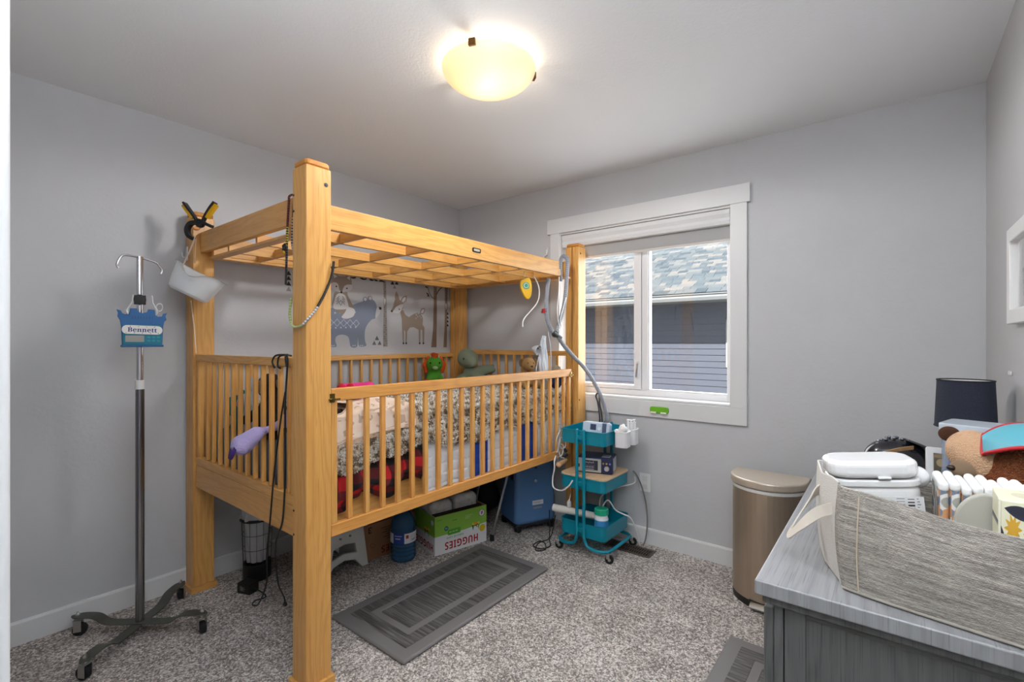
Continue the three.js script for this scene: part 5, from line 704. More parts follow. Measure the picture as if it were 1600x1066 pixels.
{ const t = thing('floor_vent', 'brown slotted floor register in the carpet beside the teal cart', 'vent', [1.64, 0.0, 0.145]); const m = M(0x5e5148, 0.5, { metalness: 0.4 }); part('frame', merge(span(-0.15, 0.15, 0.0005, 0.005, -0.06, -0.042, 0.001), span(-0.15, 0.15, 0.0005, 0.005, 0.042, 0.06, 0.001), span(-0.15, -0.135, 0.0005, 0.005, -0.042, 0.042, 0.001), span(0.135, 0.15, 0.0005, 0.005, -0.042, 0.042, 0.001)), m, t); part('dark_duct_sheet', span(-0.135, 0.135, 0.0003, 0.001, -0.042, 0.042, 0.0001), M(0x0c0b0a, 0.9), t); const s = box(0.005, 0.004, 0.083, 0.001); for (let i = 0; i < 18; i++) part('slat', s, m, t, [-0.1275 + i * 0.015, 0.003, 0]); part('slat', box(0.27, 0.004, 0.006, 0.001), m, t, [0, 0.0032, 0]); }  // black sheet under the slats stands for shade in the opening below

// ---------------------------------------------------------------- teal three-tier cart by the window
{
  const t = thing('utility_cart', 'teal three tier metal trolley on castors in front of the window wall', 'cart'), cx = 1.455, xl = 1.283, xr = 1.628, zn = 0.436, zf = 0.072;
  for (const s of [-1, 1]) {
    const X = cx + s * 0.024, E = s < 0 ? xl : xr;
    part('tube_frame', new THREE.TubeGeometry(curve([[X, 0.762, zn], [X, 0.5, zn], [X, 0.2, zn], [X + s * 0.002, 0.12, zn], [X + s * 0.022, 0.076, zn], [X + s * 0.06, 0.064, zn], [E - s * 0.04, 0.062, zn - 0.004], [E - s * 0.008, 0.062, zn - 0.03], [E, 0.062, zn - 0.07], [E, 0.062, zf + 0.07], [E - s * 0.008, 0.062, zf + 0.03], [E - s * 0.04, 0.062, zf + 0.004], [X + s * 0.06, 0.064, zf], [X + s * 0.022, 0.076, zf], [X + s * 0.002, 0.12, zf], [X, 0.2, zf], [X, 0.5, zf], [X, 0.762, zf]]), 160, 0.0098, 12), teal, t);
    for (const z of [zn, zf]) part('tube_cap', ball(0.0105, 1, 0.6, 1, 12), teal, t, [X, 0.763, z]);
    for (const z of [zn - 0.02, zf + 0.02]) { const c = part('castor', merge(span(-0.009, 0.009, 0.03, 0.055, -0.013, 0.013, 0.002), rod([0, 0.05, 0], [0, 0.062, 0], 0.005)), zinc, t, [E, 0, z]); c.rotation.y = 0.4; const w = part('wheel', lathe([[0, -0.008], [0.021, -0.009], [0.025, -0.006], [0.025, 0.006], [0.021, 0.009], [0, 0.008]], 22).rotateX(PI / 2), rubber, c, [0.008, 0.0255, 0.0]); part('hub', lathe([[0, 0.0098], [0.009, 0.0098], [0.009, -0.0098], [0, -0.0098]], 16).rotateX(PI / 2), zinc, c, [0.008, 0.0255, 0]); }
  }
  const ring = (w, d, e, h) => uvBox(ext(shape(roundRect(w, d, 0.03), [roundRect(w - 2 * e, d - 2 * e, 0.028)]), h)).rotateX(-PI / 2);
  const tray = (y, h) => { const w = 0.305, d = 0.335, p = part('tray', merge(ring(w, d, 0.0025, h).translate(0, y, 0), ring(w + 0.008, d + 0.008, 0.0075, 0.005).translate(0, y + h - 0.005, 0), uvBox(ext(shape(roundRect(w - 0.003, d - 0.003, 0.03)), 0.003)).rotateX(-PI / 2).translate(0, y, 0)), teal, t, [cx, 0, 0.254]); for (const z of [0.178, -0.178]) part('tray_bracket', span(-0.034, 0.034, y + h * 0.35, y + h * 0.7, z - 0.008, z + 0.008, 0.002), teal, p); return p; };
  tray(0.676, 0.082); tray(0.4, 0.072); tray(0.116, 0.084);
  for (const x of [-0.06, 0.0]) part('rim_hook', tube([[x, 0.745, -0.165], [x, 0.772, -0.168], [x + 0.004, 0.776, -0.178], [x, 0.765, -0.184]], 0.0035, 16, 6), teal, t, [cx, 0, 0.254]);
}
{ const m = M(0xffffff, 0.5, { map: grainTex([226, 196, 160], [206, 172, 132], [188, 150, 110], 61) }); one('tray_lid', uvBox(ext(shape(roundRect(0.314, 0.332, 0.034)), 0.007, 0.002, 2)).rotateX(-PI / 2), m, 'pale wooden lid lying on the middle tier of the teal cart', 'lid', [1.455, 0.4742, 0.254]); }
{
  const t = thing('sleep_machine', 'pale blue grey medical device with a dark screen tilted in the top tier', 'device', [1.47, 0.752, 0.25], 0.35); t.rotation.x = -0.15;
  part('case', box(0.17, 0.07, 0.11, 0.012, 1, 3), M(0xb7c4d6, 0.35), t); const f = part('front_panel', box(0.165, 0.062, 0.006, 0.004), M(0xc4d0e0, 0.35), t, [0, 0.004, 0.056]);
  part('screen', box(0.036, 0.036, 0.003, 0.001), M(0x3c4460, 0.25), f, [-0.018, 0.002, 0.0035]); part('dial', lathe([[0, 0.006], [0.009, 0.006], [0.011, 0]], 20).rotateX(PI / 2), M(0xe6ecf4, 0.3), f, [0.02, -0.006, 0.003]); part('band', box(0.026, 0.06, 0.002, 0.0008), M(0x4e5874, 0.35), f, [0.05, 0, 0.003]); part('lid_plate', box(0.15, 0.002, 0.09, 0.001), M(0xd5dde8, 0.35), t, [0, 0.0355, 0]);
  part('band_top', box(0.026, 0.003, 0.09, 0.001), M(0x4e5874, 0.35), t, [0.05, 0.0362, 0]);
}
one('lead_loop', tube([[1.43, 0.762, 0.14], [1.425, 0.83, 0.14], [1.41, 0.9, 0.135], [1.395, 0.935, 0.13], [1.402, 0.955, 0.128], [1.42, 0.945, 0.13], [1.424, 0.89, 0.135], [1.428, 0.84, 0.12], [1.43, 0.8, 0.115], [1.435, 0.768, 0.12]], 0.0055, 70, 8), M(0x33363c, 0.5), 'dark looped lead standing up out of the top tier of the cart', 'cord');
{
  const cup = (x, z, label, tall) => { const t = thing('hanging_cup', label, 'cup', [x, 0.665, z], 0.1); const m = M(0xe6e6e8, 0.4); part('cup_wall', merge(uvBox(ext(shape(roundRect(0.074, 0.082, 0.016), [roundRect(0.069, 0.077, 0.014)]), 0.092, 0.0006)).rotateX(-PI / 2), uvBox(ext(shape(roundRect(0.073, 0.081, 0.016)), 0.003)).rotateX(-PI / 2), span(-0.046, -0.033, 0.092, 0.1, -0.02, 0.02, 0.002), span(-0.0375, -0.035, 0.05, 0.095, -0.02, 0.02, 0.001)), m, t); part('rim', uvBox(ext(shape(roundRect(0.08, 0.088, 0.018), [roundRect(0.07, 0.078, 0.014)]), 0.004, 0.001)).rotateX(-PI / 2).translate(0, 0.089, 0), m, t); return t; };
  cup(1.659, 0.285, 'white plastic cup hooked on the cart edge, the nearer one with a crumpled tissue'); cup(1.659, 0.168, 'white plastic cup hooked on the cart edge behind the tissue cup, full of syringes');
  one('crumpled_tissue', blob([[-0.01, 0.01, 0, 0.012, 0.03, 0.006, 0.022, 0.018], [0.0, 0.035, -0.01, 0.006, 0.052, 0.0, 0.014, 0.009], [-0.012, 0.03, 0.01, -0.006, 0.046, 0.012, 0.01, 0.008]], 0.004, 0.01, 0.01), M(0xf0f0f0, 0.9), 'crumpled white tissue poking out of the nearer hanging cup', 'tissue', [1.659, 0.742, 0.285]);
  for (let i = 0; i < 6; i++) { const a = rnd() * 6.28, x = 1.659 + 0.02 * Math.cos(i * 1.05), z = 0.168 + 0.022 * Math.sin(i * 1.05), t = thing('syringe', 'white oral syringe standing in the farther hanging cup', 'syringe', [x, 0.672, z], a, 'syringes in the farther hanging cup'); const h = 0.118 + 0.012 * rnd(); part('barrel', rod([0, 0, 0], [0.002 * Math.cos(a), h, 0.002], 0.0082, 0.0088, 12), M(0xe9e9ea, 0.4), t); part('plunger', merge(rod([0, h, 0], [0.001, h + 0.012, 0], 0.004), lathe([[0, h + 0.015], [0.009, h + 0.015], [0.009, h + 0.012], [0, h + 0.012]], 12)), M(0xf2f2f2, 0.4), t); }
}
{
  const t = thing('ventilator', 'dark blue monitor with a grey framed screen and a round knob on the wooden lid', 'monitor', [1.47, 0.4838, 0.25], 0.3), nav = M(0x27305e, 0.4);
  part('case', box(0.215, 0.1, 0.16, 0.01, 0, 3), nav, t, [0, 0.05, 0]); part('bezel', box(0.142, 0.084, 0.006, 0.004), M(0xbcbcb8, 0.4), t, [-0.032, 0.05, 0.0805]);
  const scr = ctex(256, 160, (x) => { x.fillStyle = '#4a4d5a'; x.fillRect(0, 0, 256, 160); x.fillStyle = '#2c2f3c'; x.fillRect(0, 0, 200, 66); x.strokeStyle = '#e8e8ec'; x.lineWidth = 4; x.beginPath(); for (let i = 0; i < 50; i++) { const y = 36 + 16 * Math.sin(i * 0.8) * (i % 5 ? 0.6 : 1.3); i ? x.lineTo(8 + i * 3.8, y) : x.moveTo(8, y); } x.stroke(); x.fillStyle = '#8a8d98'; for (let i = 0; i < 4; i++) x.fillRect(10 + i * 46, 96, 36, 24); x.fillStyle = '#343744'; x.fillRect(204, 0, 52, 160); x.fillStyle = '#d8d8dc'; x.fillRect(8, 142, 180, 6); });
  part('screen', card(0.094, 0.06), M(0xffffff, 0.2, { map: scr }), t, [-0.028, 0.051, 0.084]); part('knob', lathe([[0, 0.012], [0.012, 0.012], [0.0145, 0.008], [0.0155, 0]], 28).rotateX(PI / 2), M(0xc3c3c4, 0.35), t, [0.073, 0.036, 0.08]);
  [0xe0b040, 0xe8c060, 0x8fa0d8].forEach((c, i) => part('button', lathe([[0, 0.004], [0.005, 0.004], [0.006, 0]], 16).rotateX(PI / 2), M(c, 0.4), t, [0.052 + i * 0.02, 0.066, 0.08])); part('top_handle', merge(span(0.04, 0.09, 0.1, 0.108, 0.02, 0.07, 0.003)), M(0x9aa0a8, 0.4), t); part('side_plate', box(0.004, 0.08, 0.1, 0.002), M(0xb8bcc4, 0.4), t, [0.1085, 0.052, 0.0]); part('port', box(0.012, 0.022, 0.006, 0.002), black, t, [-0.1, 0.045, 0.0815]);
}
{
  const t = thing('wipes_tub', 'blue and white round tub with a green lid in the bottom tier', 'tub', [1.552, 0.1195, 0.352]);
  part('body', lathe([[0, 0], [0.04, 0], [0.042, 0.004], [0.042, 0.112], [0.038, 0.12], [0.038, 0.135], [0, 0.135]], 44), M(0xe4eaf0, 0.35), t); const lab = ctex(512, 200, (x) => { x.fillStyle = '#3f8fc8'; x.fillRect(0, 0, 512, 200); x.fillStyle = '#8fc0e0'; for (let i = 0; i < 4; i++) { x.beginPath(); x.arc(64 + i * 128, 130, 52, 0, 7); x.fill(); } x.fillStyle = '#e3ead8'; for (let i = 0; i < 4; i++) { x.beginPath(); x.arc(64 + i * 128, 152, 30, 0, 7); x.fill(); } x.fillStyle = '#6b9a58'; for (let i = 0; i < 4; i++) { x.beginPath(); x.arc(64 + i * 128, 166, 14, 0, 7); x.fill(); } });
  part('label', new THREE.CylinderGeometry(0.0425, 0.0425, 0.098, 44, 1, true), M(0xffffff, 0.4, { map: lab, side: THREE.DoubleSide }), t, [0, 0.058, 0]); part('lid', lathe([[0, 0.172], [0.038, 0.172], [0.042, 0.168], [0.043, 0.138], [0.0385, 0.1362]], 44), M(0x14a07c, 0.35), t);
}
{ const t = thing('paper_roll', 'long white roll lying across the left edge of the bottom tier', 'roll', [0, 0, 0]); part('roll', rod([1.225, 0.235, 0.385], [1.49, 0.212, 0.3], 0.022, 0.022, 28), M(0xdedad2, 0.6), t); part('end', rod([1.2235, 0.2352, 0.3853], [1.2262, 0.2349, 0.3846], 0.017, 0.017, 24), M(0xbdb8ae, 0.7), t); }
{ const t = thing('small_bottle', 'small white bottle with a long nozzle on the paper roll', 'bottle', [1.325, 0.2505, 0.352]); part('body', lathe([[0, 0], [0.013, 0], [0.0145, 0.004], [0.0145, 0.03], [0.009, 0.04], [0, 0.042]], 24), M(0xd0d2d4, 0.4), t); part('nozzle', rod([0, 0.04, 0], [0.012, 0.085, 0.0], 0.004, 0.0016), M(0xe4e4e4, 0.4), t); }
one('white_cable', tube([[1.63, 0.43, 0.05], [1.625, 0.385, 0.05], [1.56, 0.368, 0.15], [1.5, 0.33, 0.25], [1.49, 0.26, 0.26], [1.5, 0.235, 0.28], [1.54, 0.31, 0.25], [1.58, 0.25, 0.22], [1.62, 0.228, 0.2], [1.66, 0.2, 0.17], [1.678, 0.1, 0.12], [1.682, 0.03, 0.1], [1.682, 0.006, 0.08]], 0.0042, 130, 8), tubeWhite, 'white cable looping from the wall into the bottom tier and out to the carpet', 'cable');
one('grey_cable', tube([[1.62, 0.465, 0.055], [1.645, 0.44, 0.05], [1.68, 0.36, 0.045], [1.705, 0.25, 0.04], [1.71, 0.13, 0.04], [1.7, 0.04, 0.045], [1.69, 0.006, 0.06]], 0.0048, 70, 8), M(0x7b7878, 0.5), 'thin grey cable hanging beside the right side of the cart', 'cable');
one('white_cable', tube([[1.262, 0.575, 0.41], [1.265, 0.545, 0.43], [1.268, 0.5, 0.435], [1.262, 0.44, 0.445], [1.28, 0.39, 0.462], [1.34, 0.385, 0.468], [1.39, 0.42, 0.462], [1.41, 0.455, 0.45]], 0.0045, 70, 8), tubeWhite, 'white cable drooping from the bed rail to the middle tier', 'cable');
{ const t = thing('tubing_bag', 'clear plastic bag with coiled white tubing hanging from the left corner of the top tier', 'bag', [1.277, 0.6, 0.37]); part('bag', sheet((s, u) => { const w = 0.075, n = 0.007 * Math.sin(s * 19 + u * 6) + 0.004 * Math.sin(u * 23); return [(s - 0.5) * 0.02 + n, 0.165 - 0.25 * u + 0.012 * Math.sin(s * 9), (s - 0.5) * 2 * w * (0.7 + 0.3 * u)]; }, 30, 24), M(0xf2f5f8, 0.1, { transmission: 0.85, thickness: 0, side: THREE.DoubleSide }), t);
  part('tubing', merge(tube([[0.012, 0.14, 0.03], [0.006, 0.09, 0.06], [0.0, 0.05, 0.035], [0.006, 0.015, -0.005], [0.008, 0.03, -0.04], [0.004, 0.075, -0.03], [0.006, 0.085, 0.02], [0.008, 0.03, 0.045], [0.008, -0.03, 0.02], [0.004, -0.05, -0.03]], 0.0035, 90, 8), tube([[0.0, 0.0, 0.05], [0.0, 0.045, 0.02], [0.004, 0.03, -0.02], [0.006, -0.02, 0.0], [0.004, -0.03, 0.04]], 0.003, 50, 8)), tubeWhite, t); part('tan_sleeve', blob([[0, -0.068, -0.05, 0.012, -0.075, 0.05, 0.014, 0.017]], 0.005, 0.01, 0.003), M(0xd0a97e, 0.7), t); part('connector', merge(rod([0.0, -0.035, -0.07], [0.0, -0.045, -0.03], 0.009), rod([0.005, -0.01, -0.05], [0.005, 0.005, -0.03], 0.01)), M(0x2d3350, 0.5), t); }
one('tangled_cable', tube([[1.18, 0.2, 0.36], [1.19, 0.1, 0.37], [1.2, 0.02, 0.39], [1.235, 0.006, 0.43], [1.22, 0.006, 0.5], [1.15, 0.006, 0.5], [1.14, 0.006, 0.42], [1.2, 0.014, 0.44], [1.24, 0.006, 0.5], [1.2, 0.006, 0.54], [1.165, 0.014, 0.46], [1.19, 0.03, 0.36], [1.2, 0.16, 0.32]], 0.0034, 120, 7), black, 'tangled black cord on the carpet between the blue machine and the cart', 'cord');
// ---------------------------------------------------------------- step bin by the window wall
{
  const t = thing('step_bin', 'tall champagne coloured step bin with a rounded front against the window wall', 'bin', [2.437, 0, 0.165]);
  const w = 0.165, D2 = []; const dsh = (k, back = 0) => { const p = [[-w * k, back], [w * k, back]]; for (let i = 0; i <= 22; i++) { const a = i / 22 * PI; p.push([w * k * Math.cos(a), 0.085 * k + 0.155 * k * Math.sin(a)]); } return p; };
  const body = M(0xa89683, 0.36, { metalness: 0.55 }), lidM = M(0xc9bcab, 0.34, { metalness: 0.3 });
  const ex = (k, h, bev) => uvBox(ext(shape(dsh(k).map(([x, y]) => [x, -y])), h, bev, 2)).rotateX(-PI / 2);
  part('base', ex(0.97, 0.03, 0.003).translate(0, 0.003, 0.006), M(0x1a1918, 0.55), t); part('body', ex(0.985, 0.524, 0.002).translate(0, 0.036, 0.004), body, t); part('liner_rim', ex(1.0, 0.012, 0.002).translate(0, 0.564, 0.002), M(0xd8d6d2, 0.5), t);
  const lid = part('lid', ex(1.005, 0.022, 0.008).translate(0, 0.0, 0.0), lidM, t, [0, 0.589, 0.002]); lid.rotation.x = 0.0; part('lid_hinge', span(-0.06, 0.06, 0.56, 0.6, -0.008, 0.006, 0.003), M(0x6e655a, 0.5), t);
  part('pedal', strip([[0, 0.03, 0.2], [0, 0.03, 0.235], [0, 0.026, 0.262], [0, 0.018, 0.276]], [1, 0, 0], 0.1, 0.01, 14), zinc, t); part('pedal_slot', span(-0.06, 0.06, 0.008, 0.04, 0.2, 0.244, 0.003), black, t);
}
// ---------------------------------------------------------------- grey dresser
const DT = 0.82;
{
  const t = thing('dresser', 'weathered grey wooden dresser along the right wall', 'dresser', [0, 0, 0]), x0 = 2.735, x1 = 3.234, z0 = 0.445, z1 = 1.872;
  part('top', span(2.708, 3.236, DT - 0.03, DT, 0.426, 1.897, 0.004, 2), greyWood, t); part('top_moulding', span(2.72, 3.236, DT - 0.048, DT - 0.03, 0.436, 1.886, 0.005, 2), greyWoodShaded, t);
  part('back', span(x1 - 0.012, x1, 0.06, DT - 0.048, z0, z1, 0.001), greyWoodShaded, t); part('bottom', span(x0 + 0.01, x1 - 0.012, 0.06, 0.08, z0 + 0.02, z1 - 0.02, 0.001), greyWoodShaded, t);
  for (const [za, zb, s] of [[z1 - 0.02, z1, 1], [z0, z0 + 0.02, -1]]) {
    const zz = s > 0 ? [zb - 0.014, zb] : [za, za + 0.014], pn = s > 0 ? [za, zb - 0.0125] : [za + 0.0125, zb];
    const e = part('end_panel', span(x0 + 0.05, x1 - 0.05, 0.11, DT - 0.05, s > 0 ? za : za + 0.003, s > 0 ? zb - 0.003 : zb, 0.001, 1), greyWoodShaded, t);
    part('end_stile', span(x0 + 0.022, x0 + 0.058, 0.06, DT - 0.048, zz[0], zz[1], 0.0015, 1), greyWoodShaded, e); part('end_stile', span(x1 - 0.07, x1 - 0.012, 0.06, DT - 0.048, zz[0], zz[1], 0.0015, 1), greyWoodShaded, e); part('end_rail', span(x0 + 0.0585, x1 - 0.07, 0.06, 0.13, zz[0], zz[1], 0.0015, 0), greyWoodShaded, e); part('end_rail', span(x0 + 0.0585, x1 - 0.0705, DT - 0.062, DT - 0.048, zz[0] + 0.001, zz[1] - 0.001, 0.0015, 0), greyWoodShaded, e);
  }
  for (const [za, zb] of [[z1 - 0.03, z1 - 0.0005], [z0 + 0.0005, z0 + 0.03], [(z0 + z1) / 2 - 0.015, (z0 + z1) / 2 + 0.015]]) part('front_stile', span(x0 + 0.004, x0 + 0.02, 0.06, DT - 0.048, za, zb, 0.001), greyWoodShaded, t);
  for (let r = 0; r < 3; r++) for (let c = 0; c < 2; c++) { const za = z0 + 0.006 + c * (z1 - z0) / 2, zb = za + (z1 - z0) / 2 - 0.012, ya = 0.085 + r * 0.226, d = part('drawer', merge(span(x0 - 0.016, x0 + 0.003, ya, ya + 0.22, za, zb, 0.003, 2), span(x0 + 0.021, x1 - 0.05, ya + 0.01, ya + 0.19, za + 0.03, zb - 0.03, 0.002)), greyWoodShaded, t); for (const k of [0.25, 0.75]) part('knob', lathe([[0, 0], [0.006, 0], [0.006, 0.012], [0.015, 0.018], [0.015, 0.024], [0, 0.027]], 20).rotateZ(PI / 2), steelDark, d, [x0 - 0.016, ya + 0.11, mix(za, zb, k)]); }
  for (const z of [z0 + 0.03, z1 - 0.03]) for (const x of [x0 + 0.035, x1 - 0.04]) part('foot', span(x - 0.022, x + 0.022, 0, 0.06, z - 0.022, z + 0.022, 0.003), greyWoodShaded, t);
}
// woven basket: walls follow a rounded quadrilateral that leans outwards a little
{
  const weave = dtex(512, 512, (u, v) => { const a = fbm(u, v, 9, 190, 3, 5), b = fbm(u, v, 80, 250, 2, 7), c = fbm(u, v, 8, 60, 2, 19); const k = cl(0.5 + 1.1 * (a - 0.5) + 0.9 * (b - 0.5) + 0.6 * (c - 0.5)); return lerp3([126, 121, 114], [190, 184, 174], k); }, [0.34, 0.34]);
  const wbump = dtex(256, 256, (u, v) => 0.6 * noise(u * 128, v * 128, 128, 128, 5) + 0.4 * fbm(u, v, 8, 128, 2, 9), [0.12, 0.12], false);
  const wm = M(0xffffff, 0.9, { map: weave, bumpMap: wbump, bumpScale: 0.0016, side: THREE.DoubleSide }), cot = M(0xd9d6d0, 0.9, { bumpMap: wbump, bumpScale: 0.001, side: THREE.DoubleSide });
  const t = thing('storage_basket', 'grey woven storage basket with white cotton ends near the edge of the dresser', 'basket', [0, DT, 0]);
  const FL = [2.842, 1.836], BL = [2.79, 1.6], BR = [3.19, 1.638], FR = [3.172, 1.89], ctr = [3.0, 1.74];
  const wall = (pts, h0, h1, m, name, bulge = 0.008) => { const c = new THREE.CatmullRomCurve3(pts.map(([x, z]) => V(x, 0, z)), false, 'catmullrom', 0.1), th = 0.004, rings = [[0, 0], [0, 1], [1, 1], [1, 0]]; const out = []; for (const side of [0, 1]) out.push(sheet((s, u) => { const p = c.getPointAt(s), dx = p.x - ctr[0], dz = p.z - ctr[1], L = Math.hypot(dx, dz), o = bulge * Math.sin(u * PI) + 0.006 * u - side * th, y = 0.002 + u * (mix(h0, h1, s) + 0.004 * Math.sin(s * 9)); return [p.x + dx / L * o, y, p.z + dz / L * o]; }, 40, 14, (s, u) => [s * c.getLength(), u * 0.2])); out.push(sheet((s, u) => { const p = c.getPointAt(s), dx = p.x - ctr[0], dz = p.z - ctr[1], L = Math.hypot(dx, dz), o = 0.006 - u * th, y = 0.002 + mix(h0, h1, s) + 0.004 * Math.sin(s * 9) + 0.0015 * Math.sin(u * PI); return [p.x + dx / L * o, y, p.z + dz / L * o]; }, 40, 3, (s, u) => [s * c.getLength(), u * 0.004])); return part(name, merge(out), m, t); };
  wall([[2.8455, 1.812], [2.8465, 1.828], [2.858, 1.84], [2.9, 1.848], [3.0, 1.866], [3.1, 1.882], [3.152, 1.888], [3.17, 1.876], [3.174, 1.85]], 0.194, 0.158, wm, 'front_wall');
  wall([[3.174, 1.85], [3.186, 1.75], [3.194, 1.66], [3.188, 1.646], [3.176, 1.64]], 0.158, 0.165, cot, 'end_wall', 0.003); wall([[3.176, 1.64], [3.0, 1.62], [2.84, 1.604], [2.804, 1.606]], 0.165, 0.19, wm, 'back_wall'); wall([[2.804, 1.606], [2.793, 1.613], [2.792, 1.63], [2.81, 1.72], [2.8455, 1.812]], 0.19, 0.194, cot, 'end_wall', 0.006);
  part('base', uvBox(ext(shape([FL, BL, BR, FR].map(([x, z]) => [mix(x, ctr[0], 0.04), -mix(z, ctr[1], 0.04)])), 0.004)).rotateX(-PI / 2).translate(0, 0.001, 0), cot, t);
  part('piping', tube([[2.85, 0.004, 1.836], [2.9, 0.004, 1.85], [3.0, 0.004, 1.868], [3.1, 0.004, 1.884], [3.15, 0.004, 1.889]], 0.0028, 50, 6), M(0x9a948a, 0.9), t); part('seam', tube([[2.874, 0.01, 1.852], [2.872, 0.09, 1.856], [2.875, 0.186, 1.853]], 0.0012, 20, 5), M(0xc8b8a0, 0.9), t);
  part('handle', strip([[2.806, 0.16, 1.7], [2.785, 0.13, 1.705], [2.76, 0.085, 1.72], [2.748, 0.06, 1.74], [2.752, 0.058, 1.757], [2.776, 0.09, 1.776], [2.806, 0.125, 1.788], [2.836, 0.143, 1.796]], [0.5, 1, 0.1], 0.021, 0.0028, 70), M(0xd2cabd, 0.9), t);
  const ey = part('eyelet', new THREE.TorusGeometry(0.011, 0.003, 8, 26), M(0x8d8a84, 0.35, { metalness: 0.8 }), t, [2.8415, 0.142, 1.796]); ey.rotation.y = -PI / 2 + 0.2;
}
{ // white wipes dispenser standing in the basket
  const t = thing('wipes_dispenser', 'glossy white wipes dispenser with a hinged lid at the left end of the basket', 'dispenser', [2.905, 0.838, 1.705]); t.rotation.set(0, 0.3, 0.1);
  const g = new RoundedBoxGeometry(0.148, 0.185, 0.098, 5, 0.03), P = g.attributes.position; for (let i = 0; i < P.count; i++) { const k = 0.94 + 0.06 * (P.getY(i) / 0.185 + 0.5); P.setX(i, P.getX(i) * k); P.setZ(i, P.getZ(i) * k); } g.computeVertexNormals(); const wm = M(0xe6e6e6, 0.16, { clearcoat: 0.4 });
  part('body', uvBox(g), wm, t, [0, 0.0925, 0]); part('rim', uvBox(ext(shape(roundRect(0.146, 0.096, 0.03)), 0.008, 0.003, 2)).rotateX(-PI / 2), wm, t, [0, 0.172, 0]);
  part('lid', uvBox(ext(shape(roundRect(0.132, 0.082, 0.026)), 0.012, 0.011, 4)).rotateX(-PI / 2), M(0xe9e9e9, 0.12, { clearcoat: 0.5 }), t, [-0.002, 0.1965, 0]); part('latch_tab', box(0.022, 0.005, 0.008, 0.002), wm, t, [0.01, 0.1885, 0.052]); part('side_spout', ball(0.03, 0.8, 0.75, 0.8, 18), wm, t, [0.078, 0.175, -0.01]);
  part('label', card(0.11, 0.06), M(0xffffff, 0.4, { map: ctex(512, 280, (x) => { x.fillStyle = '#dededf'; x.fillRect(0, 0, 512, 280); x.fillStyle = '#6a6a6e'; for (let i = 0; i < 8; i++) x.fillRect(14, 20 + i * 30, 200 + (i * 67) % 90, 8); x.fillStyle = '#8a8a8e'; for (let i = 0; i < 10; i++) x.fillRect(310, 16 + i * 25, 60, 7); x.fillStyle = '#222226'; for (let i = 0; i < 9; i++) x.fillRect(392, 20 + i * 26, 50, 6 + (i * 5) % 12); x.fillStyle = '#77777a'; for (let i = 0; i < 10; i++) x.fillRect(460, 16 + i * 25, 12 + (i * 7) % 20, 8); }) }), t, [0.014, 0.122, 0.0492]);
}
{ // row of folded printed diapers
  const dm = dtex(256, 256, (u, v) => { const q = noise(u * 9, v * 9, 9, 9, 3), r = noise(u * 11, v * 11, 11, 11, 15); let k = [222, 220, 216]; if (q > 0.58) k = [120, 132, 150]; if (r > 0.66) k = [206, 150, 106]; if (q < 0.3) k = [166, 166, 156]; return k; }, [0.2, 0.2]);
  const pm = M(0xffffff, 0.85, { map: dm }), wmat = M(0xefefef, 0.8);
  const pad = (() => { const g = new RoundedBoxGeometry(0.0146, 0.17, 0.1, 3, 0.007), P = g.attributes.position; for (let i = 0; i < P.count; i++) { const y = P.getY(i) / 0.17 + 0.5; P.setX(i, P.getX(i) * (1 + 0.03 * Math.sin(y * 9))); } g.computeVertexNormals(); return uvBox(g); })(), edge = (() => uvBox(new RoundedBoxGeometry(0.0152, 0.02, 0.103, 4, 0.0075)))();
  const proto = thing('diaper', 'folded white diaper with a grey and orange print, in the row inside the basket', 'diaper', [0, 0, 0], 0, 'folded diapers in the basket'); part('pad', pad, pm, proto, [0, 0.1, 0]); part('folded_edge', edge, wmat, proto, [0, 0.184, 0]);
  for (let i = 0; i < 12; i++) { const o = i ? proto.clone() : proto; if (i) { o.name = numbered('diaper'); scene.add(o); } o.userData.label = 'folded printed diaper in the basket row, ' + ['first', 'second', 'third', 'fourth', 'fifth', 'sixth', 'seventh', 'eighth', 'ninth', 'tenth', 'eleventh', 'last'][i] + ' from the wipes dispenser'; o.position.set(2.996 + i * 0.0155, 0.84 + 0.004 * Math.sin(i * 2.2), 1.704 + 0.003 * Math.sin(i * 1.7)); o.rotation.set(0, 0.05, 0); }
}
one('flap_pouch', uvBox(ext(shape(smoothShape([[-0.034, 0], [-0.033, 0.09], [-0.024, 0.145], [0.0, 0.172], [0.02, 0.17], [0.03, 0.145], [0.031, 0]])), 0.008, 0.003, 2)), M(0xb4b2a8, 0.6), 'pale grey pouch with a rounded top in front of the diapers', 'pouch', [3.043, 0.848, 1.762], 0.0);
